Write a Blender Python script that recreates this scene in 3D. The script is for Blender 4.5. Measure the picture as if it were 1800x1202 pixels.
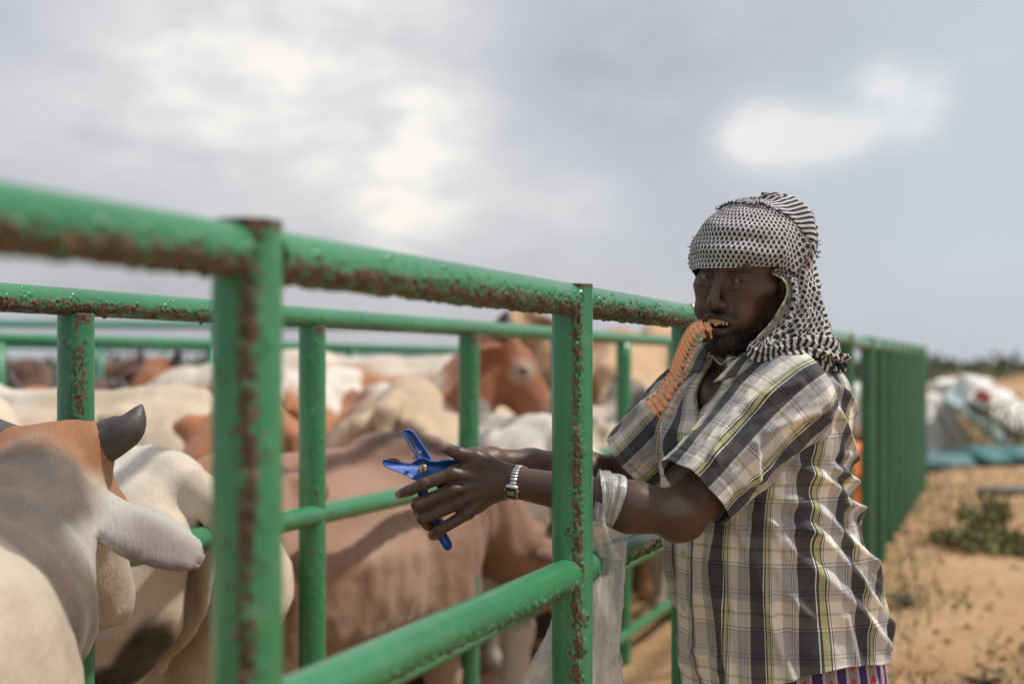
import bpy, math, random
import numpy as np
from mathutils import Vector, Matrix

for o in list(bpy.data.objects):
    bpy.data.objects.remove(o)
SC = bpy.context.scene
COL = SC.collection
PI = math.pi
R = math.radians
rng = np.random.default_rng(7)
random.seed(7)

# ------------------------------------------------------------------ camera
EYE = 1.3                       # camera height above the ground at the man's feet
cd = bpy.data.cameras.new('camera')
cam = bpy.data.objects.new('camera', cd)
COL.objects.link(cam)
cam.location = (0, 0, EYE)
cam.rotation_euler = (R(90), 0, 0)
cd.lens = 50.0
cd.sensor_width = 36.0
cd.shift_y = 40 / 1800
cd.clip_start = 0.05
cd.clip_end = 4000
cd.dof.use_dof = True
cd.dof.focus_distance = 2.46
cd.dof.aperture_fstop = 2.3
SC.camera = cam

# ------------------------------------------------------------------ world: Nishita sky behind a broken cloud deck
SUN_EL, SUN_AZ = 58.0, 0.0      # azimuth measured from +X towards +Y
W = bpy.data.worlds.new('World')
SC.world = W
W.use_nodes = True
wt = W.node_tree
wt.nodes.clear()


def nd(tree, typ, **kw):
    n = tree.nodes.new(typ)
    for k, v in kw.items():
        if k.startswith('i_'):
            n.inputs[k[2:]].default_value = v
        else:
            setattr(n, k, v)
    return n


def math_node(tree, op, a, b=None, clamp=False):
    n = tree.nodes.new('ShaderNodeMath')
    n.operation = op
    n.use_clamp = clamp
    for i, v in enumerate((a, b)):
        if v is None:
            continue
        if isinstance(v, (int, float)):
            n.inputs[i].default_value = v
        else:
            tree.links.new(v, n.inputs[i])
    return n.outputs[0]


def ramp(tree, fac, stops, interp='LINEAR'):
    n = tree.nodes.new('ShaderNodeValToRGB')
    cr = n.color_ramp
    cr.interpolation = interp
    while len(cr.elements) < len(stops):
        cr.elements.new(0.5)
    for e, (p, c) in zip(cr.elements, stops):
        e.position = p
        e.color = tuple(c) + ((1,) if len(c) == 3 else ())
    if fac is not None:
        tree.links.new(fac, n.inputs[0])
    return n.outputs[0]


def mixc(tree, fac, a, b, blend='MIX'):
    n = tree.nodes.new('ShaderNodeMix')
    n.data_type = 'RGBA'
    n.blend_type = blend
    for s, v in ((n.inputs[0], fac), (n.inputs[6], a), (n.inputs[7], b)):
        if isinstance(v, (int, float)):
            s.default_value = v
        elif isinstance(v, tuple):
            s.default_value = v if len(v) == 4 else v + (1,)
        else:
            tree.links.new(v, s)
    return n.outputs[2]


def noise(tree, vec, scale, detail=4, rough=0.55, dist=0.0):
    n = tree.nodes.new('ShaderNodeTexNoise')
    n.inputs['Scale'].default_value = scale
    n.inputs['Detail'].default_value = detail
    n.inputs['Roughness'].default_value = rough
    n.inputs['Distortion'].default_value = dist
    if vec is not None:
        tree.links.new(vec, n.inputs['Vector'])
    return n.outputs[0]


sky = nd(wt, 'ShaderNodeTexSky', sky_type='NISHITA', sun_disc=False)
sky.sun_elevation = R(SUN_EL)
sky.sun_rotation = R(90 - SUN_AZ)
sky.air_density = 1.2
sky.dust_density = 2.5
tc = nd(wt, 'ShaderNodeTexCoord')
sep = nd(wt, 'ShaderNodeSeparateXYZ')
wt.links.new(tc.outputs['Generated'], sep.inputs[0])
# clouds are stretched along the horizon: direction divided by a softened height
hz = math_node(wt, 'ADD', math_node(wt, 'MULTIPLY', math_node(wt, 'ABSOLUTE', sep.outputs[2]), 0.55), 0.42)
cmb = nd(wt, 'ShaderNodeCombineXYZ')
wt.links.new(math_node(wt, 'DIVIDE', sep.outputs[0], hz), cmb.inputs[0])
wt.links.new(math_node(wt, 'DIVIDE', sep.outputs[1], hz), cmb.inputs[1])
wt.links.new(math_node(wt, 'MULTIPLY', sep.outputs[2], 3.6), cmb.inputs[2])
cv = cmb.outputs[0]
n1 = noise(wt, cv, 1.55, 4, 0.45, 0.3)
n2 = noise(wt, cv, 4.6, 4, 0.5, 0.2)


def bank(px, py, width, amp):
    """A cloud bank (or gap) centred on a compass direction and height; returns amp * soft falloff."""
    d = Vector(((px - 900) / 2500, 1.0, (641 - py) / 2500)).normalized()
    n = wt.nodes.new('ShaderNodeVectorMath')
    n.operation = 'DOT_PRODUCT'
    wt.links.new(warped, n.inputs[0])
    n.inputs[1].default_value = d
    k = math_node(wt, 'SUBTRACT', 1.0, n.outputs['Value'])
    e = math_node(wt, 'POWER', 2.718, math_node(wt, 'MULTIPLY', k, -1.0 / (width * width)))
    return math_node(wt, 'MULTIPLY', e, amp)


# directions are warped a little by noise so that the banks get ragged rims
wn = nd(wt, 'ShaderNodeTexNoise', i_Scale=5.0, i_Detail=4.0, i_Roughness=0.5)
wt.links.new(tc.outputs['Generated'], wn.inputs['Vector'])
ws = nd(wt, 'ShaderNodeVectorMath', operation='MULTIPLY_ADD')
wt.links.new(wn.outputs['Color'], ws.inputs[0])
ws.inputs[1].default_value = (0.05, 0.05, 0.04)
wa = nd(wt, 'ShaderNodeVectorMath', operation='ADD')
wt.links.new(ws.outputs[0], wa.inputs[0])
wt.links.new(tc.outputs['Generated'], wa.inputs[1])
wa2 = nd(wt, 'ShaderNodeVectorMath', operation='SUBTRACT')
wt.links.new(wa.outputs[0], wa2.inputs[0])
wa2.inputs[1].default_value = (0.025, 0.025, 0.02)
wnm = nd(wt, 'ShaderNodeVectorMath', operation='NORMALIZE')
wt.links.new(wa2.outputs[0], wnm.inputs[0])
warped = wnm.outputs[0]
banks = None
for b in ((600, 200, .085, .38), (250, 180, .06, .30), (420, 20, .08, .12), (740, 330, .035, .30), (780, 210, .03, .18), (1310, 246, .013, .60), (1360, 226, .015, .75), (1420, 236, .014, .60), (1480, 238, .012, .40), (1530, 160, .012, .62), (1575, 192, .014, .70), (1630, 186, .012, .50), (1500, 216, .011, .35),
          (690, 375, .035, .16), (1010, 365, .035, .22), (30, 220, .03, .12), (1720, 60, .05, .06), (60, 60, .05, -.10), (960, 130, .045, -.16), (1170, 150, .06, -.16),
          (1450, 40, .05, -.04), (180, 460, .09, -.20), (620, 500, .07, -.10), (900, 520, .08, -.05)):
    k = bank(*b)
    banks = k if banks is None else math_node(wt, 'ADD', banks, k)
n3 = noise(wt, cv, 8.5, 5, 0.55, 0.2)
# the banks are broken up by the finer noise so that no rim is even
cloud = math_node(wt, 'MULTIPLY', banks, math_node(wt, 'ADD', math_node(wt, 'MULTIPLY', n3, 3.0), -.50))
cloud = math_node(wt, 'ADD', cloud, math_node(wt, 'MULTIPLY', math_node(wt, 'SUBTRACT', n1, 0.5), 0.36))
cloud = math_node(wt, 'ADD', cloud, math_node(wt, 'MULTIPLY', math_node(wt, 'SUBTRACT', n2, 0.5), 0.24))
tone = math_node(wt, 'ADD', cloud, 0.37, clamp=True)
ccol = ramp(wt, tone, [(0.0, (.35, .35, .38)), (0.25, (.435, .435, .47)), (0.45, (.52, .525, .555)), (0.7, (.665, .65, .64)), (1.0, (.86, .825, .775))])
# towards the right-hand sky the veil thins to a cooler blue grey
cool = bank(1750, 420, .16, .6)
ccol = mixc(wt, cool, ccol, (.48, .535, .595))
bgs = nd(wt, 'ShaderNodeBackground', i_Strength=0.12)
wt.links.new(sky.outputs[0], bgs.inputs[0])
bgc = nd(wt, 'ShaderNodeBackground', i_Strength=1.12)
wt.links.new(ccol, bgc.inputs[0])
mx = nd(wt, 'ShaderNodeMixShader')
mx.inputs[0].default_value = 0.9
wt.links.new(bgs.outputs[0], mx.inputs[1])
wt.links.new(bgc.outputs[0], mx.inputs[2])
wo = nd(wt, 'ShaderNodeOutputWorld')
wt.links.new(mx.outputs[0], wo.inputs[0])

# ------------------------------------------------------------------ sun
sl = bpy.data.lights.new('sun', 'SUN')
sl.energy = 3.2
sl.angle = R(4.0)
sl.color = (1.0, 0.95, 0.87)
sun = bpy.data.objects.new('sun', sl)
COL.objects.link(sun)
sd = Vector((math.cos(R(SUN_EL)) * math.cos(R(SUN_AZ)), math.cos(R(SUN_EL)) * math.sin(R(SUN_AZ)), math.sin(R(SUN_EL))))
sun.rotation_euler = sd.to_track_quat('Z', 'Y').to_euler()

SC.view_settings.view_transform = 'Standard'
SC.view_settings.look = 'None'
SC.view_settings.exposure = 0.1
SC.view_settings.gamma = 1.0
SC.view_settings.use_curve_mapping = False
SC.render.engine = 'CYCLES'
SC.cycles.use_denoising = True
SC.cycles.max_bounces = 6
SC.cycles.transparent_max_bounces = 8


# ------------------------------------------------------------------ helpers: points, meshes, noise
def P(px, py, y):
    """World point seen at a place of the 1800 px photograph at depth y (used to measure, once)."""
    return np.array(((px - 900) / 2500 * y, y, EYE - (py - 641) / 2500 * y))


def tag(o, label=None, cat=None, group=None, kind=None):
    for k, v in (('label', label), ('category', cat), ('group', group), ('kind', kind)):
        if v:
            o[k] = v
    return o


def empty(name, loc, label=None, cat=None, group=None, rz=0.0):
    o = bpy.data.objects.new(name, None)
    o.empty_display_size = 0.1
    COL.objects.link(o)
    o.location = loc
    o.rotation_euler = (0, 0, rz)
    return tag(o, label, cat, group)


bpy_inv = {}


def mesh_data(name, V, F, uv=None, attrs=None, mats=(), smooth=True, fmat=None):
    """V (n,3); F (m,4) or (m,3) array or a list of such arrays; uv (n,2) per vertex; attrs {name: (n,) or (n,3)}."""
    me = bpy.data.meshes.new(name)
    Fs = [np.asarray(f, np.int64) for f in (F if isinstance(F, list) else [F]) if len(f)]
    V = np.asarray(V, np.float32)
    nl = sum(f.size for f in Fs)
    nf = sum(len(f) for f in Fs)
    me.vertices.add(len(V))
    me.vertices.foreach_set('co', V.ravel())
    me.loops.add(nl)
    li = np.concatenate([f.ravel() for f in Fs]).astype(np.int32)
    me.loops.foreach_set('vertex_index', li)
    me.polygons.add(nf)
    cnt = np.concatenate([np.full(len(f), f.shape[1]) for f in Fs])
    st = np.concatenate(([0], np.cumsum(cnt)[:-1])).astype(np.int32)
    me.polygons.foreach_set('loop_start', st)
    me.polygons.foreach_set('loop_total', cnt.astype(np.int32))
    if fmat is not None:
        me.polygons.foreach_set('material_index', np.asarray(fmat, np.int32))
    me.update(calc_edges=True)
    me.validate()
    if smooth:
        me.polygons.foreach_set('use_smooth', np.ones(len(me.polygons), bool))
    if uv is not None:
        l = me.uv_layers.new(name='UVMap')
        l.data.foreach_set('uv', np.asarray(uv, np.float32)[li].ravel())
    for k, a in (attrs or {}).items():
        a = np.asarray(a, np.float32)
        if a.ndim == 1:
            t = me.attributes.new(k, 'FLOAT', 'POINT')
            t.data.foreach_set('value', a)
        else:
            t = me.attributes.new(k, 'FLOAT_COLOR', 'POINT')
            t.data.foreach_set('color', np.hstack([a, np.ones((len(a), 1), np.float32)]).ravel())
    for m in (mats if isinstance(mats, (list, tuple)) else [mats]):
        me.materials.append(m)
    return me


def obj(name, me, parent=None, world=True):
    """Links a mesh; a part made in world coordinates keeps its place under its parent."""
    o = bpy.data.objects.new(name, me)
    COL.objects.link(o)
    if parent is not None:
        o.parent = parent
        if world:
            k = parent.name
            o.matrix_parent_inverse = wmat(parent).inverted()
    return o


def wmat(o):
    m = Matrix.LocRotScale(o.location, o.rotation_euler, o.scale)
    if o.parent is not None:
        return wmat(o.parent) @ o.matrix_parent_inverse @ m
    return m


def make(name, V, F, mat, parent=None, **kw):
    return obj(name, mesh_data(name, V, F, mats=mat, **kw), parent)


def grid_faces(nu, nv, wrap_u=False):
    """Vertices ordered v-major: index = v*nu + u."""
    u = np.arange(nu if wrap_u else nu - 1)
    v = np.arange(nv - 1)
    uu, vv = np.meshgrid(u, v)
    u2 = (uu + 1) % nu
    return np.stack([vv * nu + uu, vv * nu + u2, (vv + 1) * nu + u2, (vv + 1) * nu + uu], -1).reshape(-1, 4)


class MB:
    """Collects closed shapes into one mesh."""

    def __init__(s):
        s.V, s.F, s.n = [], [], 0

    def add(s, V, F):
        V = np.asarray(V, float)
        s.V.append(V)
        for f in (F if isinstance(F, list) else [F]):
            if len(f):
                s.F.append(np.asarray(f) + s.n)
        s.n += len(V)
        return s

    def box(s, c, h, M=None):
        q = np.array([[x, y, z] for x in (-1, 1) for y in (-1, 1) for z in (-1, 1)], float) * np.asarray(h)
        if M is not None:
            q = q @ np.asarray(M).T
        return s.add(q + np.asarray(c), np.array([[0, 1, 3, 2], [4, 6, 7, 5], [0, 4, 5, 1], [2, 3, 7, 6], [0, 2, 6, 4], [1, 5, 7, 3]]))

    def tube(s, pts, rad, n=12, caps=True):
        V, F, cp = tube_mesh(pts, rad, n, caps)
        return s.add(V, [F] + cp)

    def build(s, name, mat, parent=None, smooth=True, **kw):
        V = np.vstack(s.V)
        q = [f for f in s.F if f.shape[1] == 4]
        t = [f for f in s.F if f.shape[1] == 3]
        return make(name, V, q + t, mat, parent, smooth=smooth, **kw)


def norm(v):
    v = np.asarray(v, float)
    return v / (np.linalg.norm(v, axis=-1, keepdims=True) + 1e-12)


def frames(pts):
    """Parallel-transport frames along a polyline."""
    T = norm(np.gradient(pts, axis=0))
    a = np.array((0, 0, 1.0)) if abs(T[0][2]) < 0.9 else np.array((0, 1.0, 0))
    N = norm(np.cross(np.cross(T[0], a), T[0]))
    Ns = [N]
    for i in range(1, len(pts)):
        N = norm(Ns[-1] - T[i] * np.dot(Ns[-1], T[i]))
        Ns.append(N)
    Ns = np.array(Ns)
    return T, Ns, np.cross(T, Ns)


def tube_mesh(pts, rad, n=12, caps=True):
    pts = np.asarray(pts, float)
    rad = np.broadcast_to(np.asarray(rad, float), (len(pts),))
    T, N, B = frames(pts)
    a = np.arange(n) / n * 2 * PI
    V = pts[:, None] + rad[:, None, None] * (N[:, None] * np.cos(a)[None, :, None] + B[:, None] * np.sin(a)[None, :, None])
    V = V.reshape(-1, 3)
    F = grid_faces(n, len(pts), True)[:, ::1]
    cp = []
    if caps:
        m = len(pts)
        V = np.vstack([V, pts[0], pts[-1]])
        i = np.arange(n)
        cp = [np.stack([np.full(n, m * n), (i + 1) % n, i], -1), np.stack([np.full(n, m * n + 1), (m - 1) * n + i, (m - 1) * n + (i + 1) % n], -1)]
    return V, F, cp


def smooth_path(keys, n):
    """Catmull-Rom through key rows (any number of columns), uniform in key index."""
    K = np.asarray(keys, float)
    t = np.linspace(0, len(K) - 1, n)
    i = np.clip(t.astype(int), 0, len(K) - 2)
    f = (t - i)[:, None]
    E = np.vstack([2 * K[0] - K[1], K, 2 * K[-1] - K[-2]])
    p0, p1, p2, p3 = E[i], E[i + 1], E[i + 2], E[i + 3]
    return 0.5 * (2 * p1 + (p2 - p0) * f + (2 * p0 - 5 * p1 + 4 * p2 - p3) * f ** 2 + (3 * p1 - p0 - 3 * p2 + p3) * f ** 3)


def sstep(a, b, x):
    t = np.clip((x - a) / (b - a), 0, 1)
    return t * t * (3 - 2 * t)


_perm = np.random.default_rng(3).random(4096).astype(np.float32)


def vnoise(x, y, z=0.0, seed=0):
    """Value noise in 0..1."""
    x, y, z = np.broadcast_arrays(np.asarray(x, float), np.asarray(y, float), np.asarray(z, float))
    xi, yi, zi = np.floor(x).astype(np.int64), np.floor(y).astype(np.int64), np.floor(z).astype(np.int64)
    fx, fy, fz = x - xi, y - yi, z - zi
    fx, fy, fz = fx * fx * (3 - 2 * fx), fy * fy * (3 - 2 * fy), fz * fz * (3 - 2 * fz)

    def h(a, b, c):
        return _perm[(a * 73856093 ^ b * 19349663 ^ c * 83492791 ^ seed * 2654435) & 4095]
    r = 0
    for dx, wx in ((0, 1 - fx), (1, fx)):
        for dy, wy in ((0, 1 - fy), (1, fy)):
            for dz, wz in ((0, 1 - fz), (1, fz)):
                r = r + wx * wy * wz * h(xi + dx, yi + dy, zi + dz)
    return r


def fbm(x, y, z=0.0, seed=0, oct=4):
    r, a, s = 0, 0.5, 0
    for o in range(oct):
        r = r + a * vnoise(np.asarray(x) * 2 ** o, np.asarray(y) * 2 ** o, np.asarray(z) * 2 ** o, seed + o * 17)
        s += a
        a *= 0.5
    return r / s


# ------------------------------------------------------------------ organic shapes: smooth unions on a grid, then surface nets
class Body:
    def __init__(s, lo, hi, h):
        s.lo = np.array(lo, float)
        s.h = h
        s.n = np.ceil((np.array(hi, float) - s.lo) / h).astype(int) + 1
        s.d = np.full(s.n, 1.0, np.float32)

    def _do(s, fn, lo, hi, k, op):
        m = k + 2.5 * s.h
        i0 = np.maximum(np.floor((np.asarray(lo) - m - s.lo) / s.h).astype(int), 0)
        i1 = np.minimum(np.ceil((np.asarray(hi) + m - s.lo) / s.h).astype(int) + 1, s.n)
        if (i1 <= i0).any():
            return s
        ax = [(s.lo[a] + s.h * np.arange(i0[a], i1[a])).astype(np.float32) for a in range(3)]
        X, Y, Z = np.meshgrid(*ax, indexing='ij', sparse=True)
        nd_ = fn(X, Y, Z)
        sl_ = tuple(slice(i0[a], i1[a]) for a in range(3))
        o = s.d[sl_]
        k = max(k, 1e-5)
        if op == 'add':
            t = np.clip(0.5 + 0.5 * (o - nd_) / k, 0, 1)
            s.d[sl_] = o * (1 - t) + nd_ * t - k * t * (1 - t)
        else:
            t = np.clip(0.5 - 0.5 * (o + nd_) / k, 0, 1)
            s.d[sl_] = o * (1 - t) - nd_ * t + k * t * (1 - t)
        return s

    def cone(s, a, b, ra, rb, k=0.0, op='add', sq=None):
        """Tapered capsule from a to b."""
        a, b = np.asarray(a, float), np.asarray(b, float)
        ab = b - a
        L2 = float(ab @ ab) + 1e-12

        def fn(X, Y, Z):
            px, py, pz = X - a[0], Y - a[1], Z - a[2]
            t = np.clip((px * ab[0] + py * ab[1] + pz * ab[2]) / L2, 0, 1)
            return np.sqrt((px - t * ab[0]) ** 2 + (py - t * ab[1]) ** 2 + (pz - t * ab[2]) ** 2) - (ra + (rb - ra) * t)
        r = max(ra, rb)
        return s._do(fn, np.minimum(a, b) - r, np.maximum(a, b) + r, k, op)

    def chain(s, pts, rads, k=0.0, k0=None):
        for i in range(len(pts) - 1):
            s.cone(pts[i], pts[i + 1], rads[i], rads[i + 1], (k0 if (k0 is not None and i == 0) else k))
        return s

    def ell(s, c, r, k=0.0, M=None, op='add'):
        """Ellipsoid; M columns are its axes."""
        c, r = np.asarray(c, float), np.asarray(r, float)
        M = np.eye(3) if M is None else np.asarray(M, float)

        def fn(X, Y, Z):
            px, py, pz = X - c[0], Y - c[1], Z - c[2]
            q = [(px * M[0, j] + py * M[1, j] + pz * M[2, j]) / r[j] for j in range(3)]
            k0 = np.sqrt(q[0] ** 2 + q[1] ** 2 + q[2] ** 2)
            k1 = np.sqrt((q[0] / r[0]) ** 2 + (q[1] / r[1]) ** 2 + (q[2] / r[2]) ** 2)
            return k0 * (k0 - 1) / (k1 + 1e-9)
        e = np.sqrt(((M * r) ** 2).sum(1))
        return s._do(fn, c - e, c + e, k, op)

    def mesh(s, relax=1):
        d, h = s.d, s.h
        sg = d < 0
        c = np.zeros(np.array(d.shape) - 1, np.int8)
        for i in (0, 1):
            for j in (0, 1):
                for k in (0, 1):
                    c += sg[i:d.shape[0] - 1 + i, j:d.shape[1] - 1 + j, k:d.shape[2] - 1 + k]
        act = (c > 0) & (c < 8)
        idx = np.argwhere(act)
        ids = np.full(act.shape, -1, np.int64)
        ids[act] = np.arange(len(idx))
        cs = np.array([[i, j, k] for i in (0, 1) for j in (0, 1) for k in (0, 1)])
        val = np.stack([d[idx[:, 0] + q[0], idx[:, 1] + q[1], idx[:, 2] + q[2]] for q in cs], 1)
        acc = np.zeros((len(idx), 3))
        cnt = np.zeros((len(idx), 1))
        for a in range(8):
            for b in range(a + 1, 8):
                if np.abs(cs[a] - cs[b]).sum() != 1:
                    continue
                m = (val[:, a] < 0) != (val[:, b] < 0)
                t = val[m, a] / (val[m, a] - val[m, b])
                acc[m] += cs[a] + t[:, None] * (cs[b] - cs[a])
                cnt[m] += 1
        V = s.lo + h * (idx + acc / np.maximum(cnt, 1))
        F = []
        for ax in range(3):
            b, cc = [(1, 2), (2, 0), (0, 1)][ax]
            s0 = np.take(sg, np.arange(d.shape[ax] - 1), ax)
            s1 = np.take(sg, np.arange(1, d.shape[ax]), ax)
            e = np.argwhere(s0 != s1)
            e = e[(e[:, b] > 0) & (e[:, cc] > 0) & (e[:, b] < d.shape[b] - 1) & (e[:, cc] < d.shape[cc] - 1)]
            q = []
            for db, dc in ((1, 1), (0, 1), (0, 0), (1, 0)):
                w = e.copy()
                w[:, b] -= db
                w[:, cc] -= dc
                q.append(ids[w[:, 0], w[:, 1], w[:, 2]])
            q = np.stack(q, 1)
            ins = s0[e[:, 0], e[:, 1], e[:, 2]]
            q[~ins] = q[~ins][:, ::-1]
            F.append(q)
        F = np.vstack(F)
        F = F[(F >= 0).all(1)]
        for _ in range(relax):
            V = relax_mesh(V, F)
        return V, F


def relax_mesh(V, F, w=0.5):
    E = np.vstack([F[:, [i, (i + 1) % 4]] for i in range(4)])
    n = len(V)
    deg = np.bincount(E[:, 0], minlength=n) + np.bincount(E[:, 1], minlength=n)
    out = np.zeros_like(V)
    for a in range(3):
        out[:, a] = np.bincount(E[:, 0], V[E[:, 1], a], n) + np.bincount(E[:, 1], V[E[:, 0], a], n)
    return V * (1 - w) + w * out / np.maximum(deg, 1)[:, None]


def rot(axis, deg):
    return np.array(Matrix.Rotation(R(deg), 3, axis))


# ------------------------------------------------------------------ materials
def new_mat(name):
    m = bpy.data.materials.new(name)
    m.use_nodes = True
    t = m.node_tree
    b = t.nodes['Principled BSDF']
    return m, t, b


def bump(t, b, h, strength=0.3, dist=0.01):
    n = t.nodes.new('ShaderNodeBump')
    n.inputs['Strength'].default_value = strength
    n.inputs['Distance'].default_value = dist
    t.links.new(h, n.inputs['Height'])
    t.links.new(n.outputs[0], b.inputs['Normal'])


def objco(t):
    return t.nodes.new('ShaderNodeTexCoord').outputs['Object']


def attr(t, name, out='Fac'):
    n = t.nodes.new('ShaderNodeAttribute')
    n.attribute_name = name
    return n.outputs[out]


def plain(name, col, rough=0.6, var=0.15, scale=8.0, metal=0.0, bmp=0.0, bscale=60.0, spec=0.5):
    m, t, b = new_mat(name)
    co = objco(t)
    n = noise(t, co, scale, 5)
    lo = tuple(c * (1 - var) for c in col)
    hi = tuple(min(1, c * (1 + var)) for c in col)
    c = ramp(t, n, [(0.3, lo), (0.7, hi)])
    t.links.new(c, b.inputs['Base Color'])
    b.inputs['Roughness'].default_value = rough
    b.inputs['Metallic'].default_value = metal
    b.inputs['Specular IOR Level'].default_value = spec
    if bmp:
        bump(t, b, noise(t, co, bscale, 4), bmp, 0.01)
    return m


def paint_mat(name, green, rough=0.30, wear=0.5):
    """Green enamel over steel; attribute 'rust' (0..1) says where it has lifted and rusted."""
    m, t, b = new_mat(name)
    co = objco(t)
    big = noise(t, co, 3.0, 4)
    fine = noise(t, co, 90.0, 5, 0.65)
    g = ramp(t, big, [(0.3, tuple(c * 0.86 for c in green)), (0.7, tuple(c * 1.12 for c in green))])
    dust = noise(t, co, 22.0, 6, 0.7)
    dm = math_node(t, 'MULTIPLY', ramp(t, dust, [(0.52, (0, 0, 0)), (0.75, (1, 1, 1))]), 0.25)
    g = mixc(t, dm, g, (.22, .30, .20))
    ru = ramp(t, fine, [(0.25, (.026, .017, .012)), (0.47, (.078, .046, .028)), (0.62, (.16, .095, .056)), (0.8, (.29, .23, .16))])
    a = attr(t, 'rust')
    a2 = math_node(t, 'ADD', a, math_node(t, 'MULTIPLY', math_node(t, 'SUBTRACT', fine, 0.5), 1.9))
    f = ramp(t, a2, [(0.46, (0, 0, 0)), (0.62, (1, 1, 1))])
    t.links.new(mixc(t, f, g, ru), b.inputs['Base Color'])
    rr = ramp(t, f, [(0, (rough,) * 3), (1, (.9,) * 3)])
    t.links.new(rr, b.inputs['Roughness'])
    b.inputs['Coat Weight'].default_value = .15
    b.inputs['Coat Roughness'].default_value = .28
    bump(t, b, math_node(t, 'ADD', math_node(t, 'MULTIPLY', fine, math_node(t, 'ADD', math_node(t, 'MULTIPLY', f, 0.9), 0.08)), math_node(t, 'MULTIPLY', dust, 0.06)), 0.5, 0.004)
    return m


M_GREEN = paint_mat('green_paint', (.036, .205, .086))
M_GREEN_FAR = paint_mat('green_paint_far', (.026, .20, .085), 0.45)
M_TEAL = paint_mat('teal_paint', (.06, .30, .20), 0.5)


# ------------------------------------------------------------------ the ground
def line_x(y, c):
    """x of the fence line of constant c at depth y (all pens run parallel to the cattle race)."""
    return 0.36 * y - c / 2500


C_FRONT, C_BACK = 1850.0, 4400.0


def ground_z(x, y):
    x, y = np.asarray(x, float), np.asarray(y, float)
    side = x - line_x(y, C_FRONT)
    rise = np.interp(y, [0, 3.4, 5.0, 7.2, 10.5, 14, 60, 5000], [0, 0, .13, .33, .44, .46, .46, .3])
    z = rise * sstep(-1.1, 0.25, side) + 0.10 * sstep(9, 20, y) * (1 - sstep(-1.1, .25, side))
    z = z + (fbm(x * .55, y * .55, 0, 5) - .5) * .13 * sstep(2.5, 6, y) * sstep(0.1, 1.0, np.abs(side))
    z = z + (fbm(x * 4, y * 4, 0, 9) - .5) * .035
    return z


def ground():
    ys = np.concatenate([np.linspace(-6, 2, 20), np.linspace(2.1, 16, 260), np.geomspace(16.2, 3000, 120)])
    xs = np.linspace(-1, 1, 260)
    Yg = np.repeat(ys[:, None], len(xs), 1)
    wide = np.maximum(9, 0.75 * np.abs(ys) + 6)
    cx = 0.15 * np.clip(ys, 0, 40)
    Xg = cx[:, None] + np.sign(xs)[None] * np.abs(xs)[None] ** 1.3 * wide[:, None]
    Z = ground_z(Xg, Yg)
    V = np.stack([Xg, Yg, Z], -1).reshape(-1, 3)
    m, t, b = new_mat('sandy_soil')
    co = objco(t)
    big = noise(t, co, 0.35, 5, 0.55)
    mid = noise(t, co, 2.2, 6, 0.6)
    fine = noise(t, co, 26, 6, 0.7)
    c = ramp(t, mid, [(0.28, (.38, .225, .12)), (0.5, (.50, .315, .17)), (0.72, (.60, .41, .25))])
    c = mixc(t, math_node(t, 'MULTIPLY', ramp(t, fine, [(0.35, (1, 1, 1)), (0.6, (0, 0, 0))]), 0.35), c, (.21, .125, .065))
    litter = ramp(t, noise(t, co, 7.0, 7, 0.72), [(0.56, (0, 0, 0)), (0.68, (1, 1, 1))])
    patch = ramp(t, big, [(0.42, (0, 0, 0)), (0.62, (1, 1, 1))])
    c = mixc(t, math_node(t, 'MULTIPLY', math_node(t, 'MULTIPLY', litter, patch), 0.7), c, (.19, .16, .075))
    # trodden dung-dark soil inside the pens
    a = attr(t, 'dung')
    dk = ramp(t, math_node(t, 'ADD', a, math_node(t, 'MULTIPLY', math_node(t, 'SUBTRACT', mid, .5), .8)), [(0.4, (0, 0, 0)), (0.7, (1, 1, 1))])
    c = mixc(t, dk, c, (.085, .05, .03))
    t.links.new(c, b.inputs['Base Color'])
    b.inputs['Roughness'].default_value = 0.95
    b.inputs['Specular IOR Level'].default_value = 0.15
    bump(t, b, math_node(t, 'ADD', fine, mid), 0.6, 0.04)
    side = V[:, 0] - line_x(V[:, 1], C_BACK)
    dung = sstep(0.35, -0.9, side) * sstep(40, 12, V[:, 1])
    o = make('ground', V, grid_faces(len(xs), len(ys)), m, attrs={'dung': dung})
    tag(o, kind='structure')


ground()


# ------------------------------------------------------------------ pipes with blistered paint
def crust(tc, tw, seed, amp=.0042, r=.0335):
    """Lifted, wormy paint down one side of a post: ridges stay green, the cracks between them rust."""
    def fn(th, s):
        d = (th - tc + PI) % (2 * PI) - PI
        m = np.exp(-(d / tw) ** 2) * sstep(.36, .56, fbm(s * 7, 0 * th, 3.3, seed, 3) + .10)
        n = fbm(th * r / .0075 + 9, s / .012, 0, seed, 3)
        rg = np.clip(1 - np.abs(2 * n - 1) * 3.4, 0, 1)
        return amp * m * rg, np.clip(m * .95 * (1 - rg * 1.3) + .35 * m * (fbm(th * 9, s * 70, 0, seed + 3) > .56), 0, 1)
    return fn


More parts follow.
